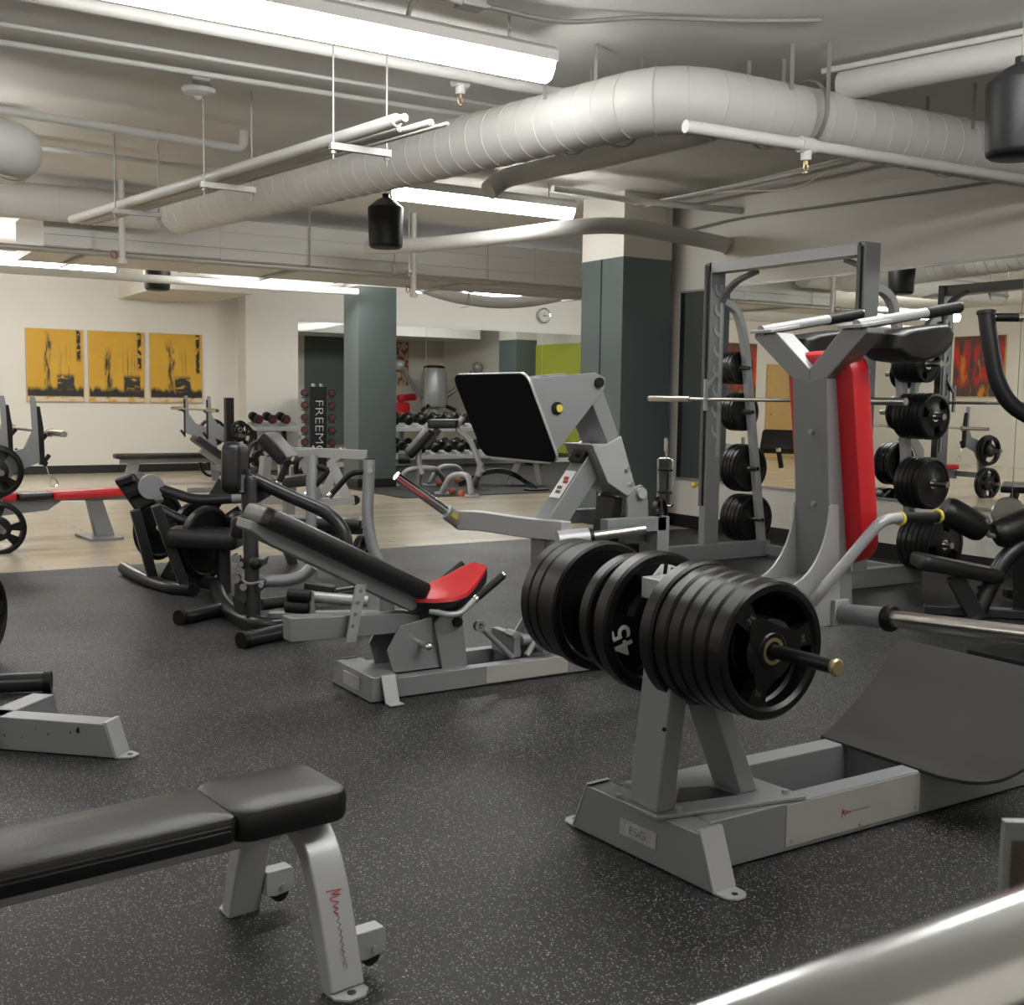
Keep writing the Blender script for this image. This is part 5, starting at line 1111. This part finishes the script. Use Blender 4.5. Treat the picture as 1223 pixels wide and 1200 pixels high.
plate(onD(434, 660, 7.1), (.6, -.8, 0), .115, .05, 'black weight plate half hidden behind the curved grey handle post', 'plates on the row machine', .5)
bn = thing('flat_bench', 'black flat bench standing behind the long charcoal arm', 'weight bench', (3.4, 8.6, 0))
D = 8.7
part(MB().pad(onD(318, 622, D), onD(434, 625, D), .28, .08, rc=.03), 'pad', 'vinyl', bn)
part(MB().bar(onD(325, 631, D), onD(434, 634, D), .06, .05), 'spine_beam', 'dark', bn)
for x in (335, 398):
    q = onD(x, 636, D); part(MB().bar(q, (q.x+.1, q.y, 0.0), .07, .06), 'leg', 'dark', bn, .004)
# ================================================================== silver frames further back
sf = thing('preacher_station', 'silver framed station with zigzag legs and a dark angled pad before the slim column', 'exercise machine', (4.6, 11.6, 0))
def station():
    r = sf; D = 12.6; P = lambda x, y, d=0: onD(x, y, D+d)
    part(MB().bar(P(318, 538), P(438, 543), .10, .10), 'top_beam', 'silver2', r, .004)
    part(MB().bar(P(345, 542, -.3), P(376, 540, -.3), .08, .08), 'front_beam', 'silver2', r, .004)
    for dx, d in ((0, 0), (-33, .3)):
        part(MB().sweep_bar([P(410+dx, 538, d), P(396+dx, 552, d), P(416+dx, 598, d)], .08, .10, FWH), 'zigzag_leg', 'silver2', r, .004)
        part(MB().bar(P(384+dx, 600, d), P(424+dx, 597, d), .10, .09), 'foot_beam', 'silver2', r, .004)
        q = P(424+dx, 597, d); part(MB().lathe(q, FWH, [(.0, -.03), (.055, -.03), (.055, .03), (0, .03)], 16), 'wheel', 'grip', r)
    part(MB().prism([P(404, 545), P(411, 535), P(418, 545)], FWH*.08).prism([P(366, 545), P(373, 532), P(380, 545)], FWH*.08), 'gusset', 'silver2', r)
    part(MB().bar(P(386, 590), P(402, 560), .07, .09), 'inner_strut', 'silver2', r, .004)
    part(MB().pad(P(318, 520, -1), P(346, 550, -1), .5, .12, rc=.05), 'angled_pad', 'darker', r)
    h = part(MB().tube([P(347, 545, -1), P(333, 576, -1)], .034), 'long_grip', 'grip', r)
    part(MB().cyl(P(347.5, 543.5, -1), P(345.5, 549, -1), .045).cyl(P(333.5, 575, -1), P(331.5, 579, -1), .036), 'grip_caps', 'chrome', h)
    part(MB().bar(P(318, 545), P(312, 600), .10, .1).bar(P(300, 598), P(340, 596), .1, .09), 'rear_leg', 'silver2', r, .004)
    part(MB().pad(P(318, 578, -.4), P(372, 572, -.4), .4, .12, rc=.05), 'seat', 'vinyl', r)
    a = P(345, 576, -.4); part(MB().bar((a.x, a.y, 0), a, .1, .1), 'seat_post', 'silver', r)
station()
for i, (x, y, d, rr) in enumerate(((308, 548, 12.9, .21), (366, 558, 13.3, .21), (352, 552, 13.6, .2))):
    c = onD(x, y, d); t = plate(c, (.5, -.85, 0), rr, .06, ['black plate with maroon hub left of the silver station', 'black plate behind the near silver post of the station', 'dark plate between the zigzag legs of the station'][i], 'plates on the silver station', .4*i, None, 'maroon' if i == 0 else 'bar')
    part(MB().cyl(c-V((.5, -.85, 0)).normalized()*.25, c+V((.5, -.85, 0)).normalized()*.08, .022).bar(c-V((.5, -.85, 0)).normalized()*.2, (c-V((.5, -.85, 0)).normalized()*.2)*1-UP*c.z, .07, .07), 'plate_horn', 'silver2', sf)
# ================================================================== dumbbells
_db = {}
def dumbbell(c, ax, r, L, label, group, head='rubber', cap=None, name='dumbbell'):
    # hex headed dumbbell along ax
    k = (r, L, head, cap)
    if k not in _db:
        hl = L*.30; ho = MB().lathe((0, 0, L/2-hl/2), (0, 0, 1), [(r*.8, -hl/2), (r, -hl*.32), (r, hl*.32), (r*.8, hl/2)], 10).ob('head', head)
        h2 = MB().lathe((0, 0, -(L/2-hl/2)), (0, 0, -1), [(r*.8, -hl/2), (r, -hl*.32), (r, hl*.32), (r*.8, hl/2)], 10).ob('head', head)
        g = MB().lathe((0, 0, -L*.22), (0, 0, 1), [(.013, 0), (.015, L*.1), (.017, L*.22), (.015, L*.34), (.013, L*.44)], 10).ob('handle', 'chrome')
        cm_ = None
        if cap: q = MB().lathe((0, 0, L/2-.002), (0, 0, 1), [(r*.78, 0), (r*.78, .006), (r*.3, .007), (.01, .007)], 12).ob('end_cap', cap); cm_ = q.data; bpy.data.objects.remove(q)
        _db[k] = (ho.data, h2.data, g.data, cm_)
        for q in (ho, h2, g): bpy.data.objects.remove(q)
    hm, h2m, gm, cm_ = _db[k]
    o = bpy.data.objects.new(name, gm); sc.collection.objects.link(o); o.matrix_world = orient(c, ax); tag(o, label, 'dumbbell', group); ORG[o.name] = (0, 0, 0)
    for nm, me in (('head', hm), ('head', h2m), ('end_cap', cm_)):
        if me is None: continue
        d = bpy.data.objects.new(nm, me); sc.collection.objects.link(d); d.parent = o
    return o
def rack(x0, x1, y, zs, label, name='dumbbell_rack'):
    t = thing(name, label, 'dumbbell rack', ((x0+x1)/2, y, 0))
    for x in (x0+.1, x1-.14):
        part(MB().bar((x, y-.05, .0), (x, y+.12, max(zs)+.02), .08, .06, (1, 0, 0)), 'upright', 'dark', t, .004)
        part(MB().box((x-.04, y-.28, 0), (x+.04, y+.2, .05)), 'foot', 'dark', t, .004)
    for z in zs:
        part(MB().prism([(x0, y-.24, z-.10), (x0, y+.14, z-.02), (x0, y+.14, z-.06), (x0, y-.24, z-.16)], (x1-x0, 0, 0)), 'shelf', 'silver2', t, .003)
    return t
rack(6.42, 7.18, 18.45, (.86, .40), 'pale two shelf dumbbell rack in front of the wall pier')
for j, (z, xs, nm) in enumerate(((.86, (6.50, 6.74, 6.98), 'upper'), (.40, (6.56, 6.94), 'lower'))):
    for i, x in enumerate(xs):
        pos = ('left', 'middle', 'right')[i] if len(xs) == 3 else ('left', 'right')[i]
        dumbbell((x, 18.40, z+.055), (.12, -1, -.22), .078, .30, f'{pos} dumbbell on the {nm} shelf of the rack by the pier', 'dumbbells on the pier rack', 'rubber', 'maroon')
tw = thing('dumbbell_tower', 'tall black dumbbell tower with white vertical lettering beside the slim column', 'dumbbell rack', (7.55, 18.35, 0))
def tower():
    r = tw; a = V((7.40, 18.25, 0)); u = V((.93, -.36, 0)).normalized(); n = V((-.36, -.93, 0)).normalized()
    part(MB().prism([a, a+u*.28, a+u*.28-n*.22, a-n*.22], UP*1.45), 'tower_body', 'darker', r, .006)
    part(MB().prism([a+u*.02, a+u*.26, a+u*.26-n*.2, a+u*.02-n*.2], UP*.03), 'tower_foot', 'darker', r)
    for k in (.06, .19): part(MB().cyl(a+u*k-n*.1+UP*1.45, a+u*k-n*.1+UP*1.50, .035), 'top_roller', 'chrome', r)
    t = text_mesh('FREEMO', .20, 'white', r, a+u*.15+n*.004+UP*.74, (0, 0, -1), u, 'lettering', .001, 'white vertical lettering', 1.35, -.005)
    for k in range(5):
        for s in (0, 1): part(MB().bar(a+u*(-.02 if s == 0 else .30)-n*.1+UP*(.42+.21*k), a+u*(-.14 if s == 0 else .42)-n*.1+UP*(.42+.21*k), .16, .02), 'cradle', 'dark', r)
tower()
a = V((7.40, 18.25, 0)); u = V((.93, -.36, 0)).normalized(); n = V((-.36, -.93, 0)).normalized()
for k in range(5):
    for s in (0, 1):
        dumbbell(a+u*(-.09 if s == 0 else .37)-n*.1+UP*(.50+.21*k), n, .065, .26, f'{("left", "right")[s]} side dumbbell on the black tower, {ORD[4-k]} from the top', 'dumbbells on the black tower', 'rubber', 'maroon')
rack(8.9, 12.2, 18.45, (.84, .34), 'long two tier dumbbell rack under the back mirror')
for j, (z, nm) in enumerate(((.84, 'upper'), (.34, 'lower'))):
    for i in range(12):
        dumbbell((9.02+.27*i, 18.42, z+.055), (.12, -1, -.22), .085, .32, f'{ORD[i]} dumbbell from the left on the {nm} tier under the mirror', 'dumbbells under the back mirror')
# ================================================================== alcove equipment
ab = thing('adjustable_bench', 'dark bench with roller pads and silver legs in front of the long dumbbell rack', 'weight bench', (8.2, 14.8, 0))
def abench():
    r = ab; D = 16.2; P = lambda x, y, d=0: onD(x, y, D+d)
    part(MB().pad(P(511, 506), P(548, 506), .30, .13, rc=.06, edge=.03), 'upper_pad', 'vinyl', r)
    part(MB().pad(P(487, 544), P(514, 513), .30, .10, (-.5, 0, .8), rc=.05), 'back_pad', 'vinyl', r)
    part(MB().bar(P(506, 534), P(524, 512), .12, .10), 'pad_support', 'dark', r, .01)
    part(MB().tube([P(553, 498), P(544, 512), P(562, 526), P(572, 552), P(577, 564)], .04, 12, .1), 'curved_frame', 'silver2', r)
    part(MB().tube([P(500, 530), P(500, 552), P(505, 566)], .045, 12), 'leg', 'silver2', r)
    part(MB().tube([fl(476, 580, .03), P(483, 562), P(500, 558), P(520, 560), fl(530, 571, .03)], .04, 12, .15), 'foot_tube', 'silver2', r)
    part(MB().tube([P(575, 552), P(572, 566), fl(566, 580, .02)], .05, 12), 'rear_leg', 'silver2', r)
    q = P(500, 530); part(MB().tube([(q.x, q.y, .03), q], .04), 'post', 'silver', r)
    part(MB().cyl(P(476, 548), P(490, 548), .07), 'roller_pad', 'vinyl', r)
abench()
for i, (pts, nm) in enumerate(((((513, 578), (523, 561), (537, 557), (548, 560), (556, 575)), 'left'), (((528, 588), (538, 570), (552, 567), (560, 572), (563, 591)), 'right'))):
    t = thing('push_up_stand', f'{nm} silver arched push-up stand with orange foot on the grey mat', 'push-up stand', fl(*pts[0]), 'silver push-up stands')
    p0, p1 = fl(*pts[0], .03), fl(*pts[-1], .03); L = []
    for k, (x, y) in enumerate(pts):
        D = (p0-O).dot(FW)+((p1-p0).dot(FW))*k/4; L.append(p0 if k == 0 else p1 if k == 4 else onD(x, y, D))
    part(MB().tube(spline(L, 5), .042, 14), 'arch', 'silver2', t)
    for q, nn in ((p0, 0), (p1, 1)):
        part(MB().cyl(q-RT*.10-UP*.02, q+RT*.10-UP*.02, .03), 'foot_bar', 'silver2', t)
        part(MB().sphere(q+RT*(.13 if nn == 0 else -.13)+UP*.02, .05, 1, 1, .9), 'foot_pad', 'orange', t)
st = thing('step_bench', 'silver topped bench on a black arched leg behind the black foot plate', 'weight bench', (9.0, 14.4, 0))
def step():
    r = st; D = 17.0; P = lambda x, y, d=0: onD(x, y, D+d)
    part(MB().bar(P(586, 545), P(658, 551), .30, .08), 'bench_top', 'silver2', r, .01)
    pts = [fl(548, 578, .04), P(565, 570), P(580, 564), P(597, 562), P(613, 566), P(628, 575), fl(641, 583, .04)]
    part(MB().sweep_bar(spline(pts, 5), .16, .07, RT*.0+FWH), 'arched_leg', 'darker', r, .01)
    part(MB().box((pts[-1].x-.15, pts[-1].y-.1, 0), (pts[-1].x+.15, pts[-1].y+.1, .03)), 'foot', 'darker', r)
    for a, b in (((640, 551), (646, 574)), ((620, 550), (606, 566))): part(MB().bar(P(*a), V((P(*b).x, P(*b).y, 0.01)), .08, .08), 'leg', 'silver2', r)
step()
cb = thing('cable_machine', 'silver cable machine with rounded tower seen in the back mirror', 'exercise machine', (14.2, 11.9, 0))
def cable():
    r = cb; c = V((14.2, 11.9, 0))
    part(MB().lathe(c, UP, [(.22, .0), (.22, .05), (.16, .06), (.16, 1.0), (.33, 1.05), (.36, 1.2), (.33, 1.9), (.27, 2.05)], 18), 'tower', 'silver2', r)
    part(MB().lathe(c+UP*2.05, UP, [(.28, 0), (.28, .04), (.2, .07)], 18), 'tower_cap', 'grip', r)
    for s in (-1, 1):
        m = part(MB().tube([c+V((s*.25, 0, 1.25)), c+V((s*.6, .1, 1.5)), c+V((s*1.1, .25, 2.05))], .06, 12), 'cable_arm', 'silver', r)
        part(MB().sphere(c+V((s*1.15, .27, 2.1)), .14), 'pulley_head', 'silver2', m)
        part(MB().tube([c+V((s*.2, .15, 1.1)), c+V((s*.5, .3, .95))], .05, 10), 'stay_arm', 'grip', r)
    part(MB().box((13.7, 11.6, 0), (14.7, 12.2, .04)), 'base', 'dark', r, .01)
cable()
rs = thing('red_seat_machine', 'machine with red seat and red back pad seen in the back mirror', 'exercise machine', (13.6, 11.2, 0))
part(MB().pad((13.45, 11.3, 1.25), (13.95, 11.3, 1.3), .3, .18, rc=.08, edge=.04), 'head_pad', 'red', rs)
part(MB().pad((13.55, 11.35, .62), (13.55, 11.3, 1.15), .45, .12, (0, 1, 0), .08, .03), 'back_pad', 'red', rs)
part(MB().pad((13.4, 11.4, .5), (13.85, 11.4, .5), .4, .1, rc=.06), 'seat', 'red', rs)
part(MB().bar((13.6, 11.2, 0), (13.6, 11.2, 1.25), .1, .1), 'post', 'silver', rs)
part(MB().box((13.2, 11.0, 0), (14.1, 11.5, .05)), 'base', 'dark', rs, .01)
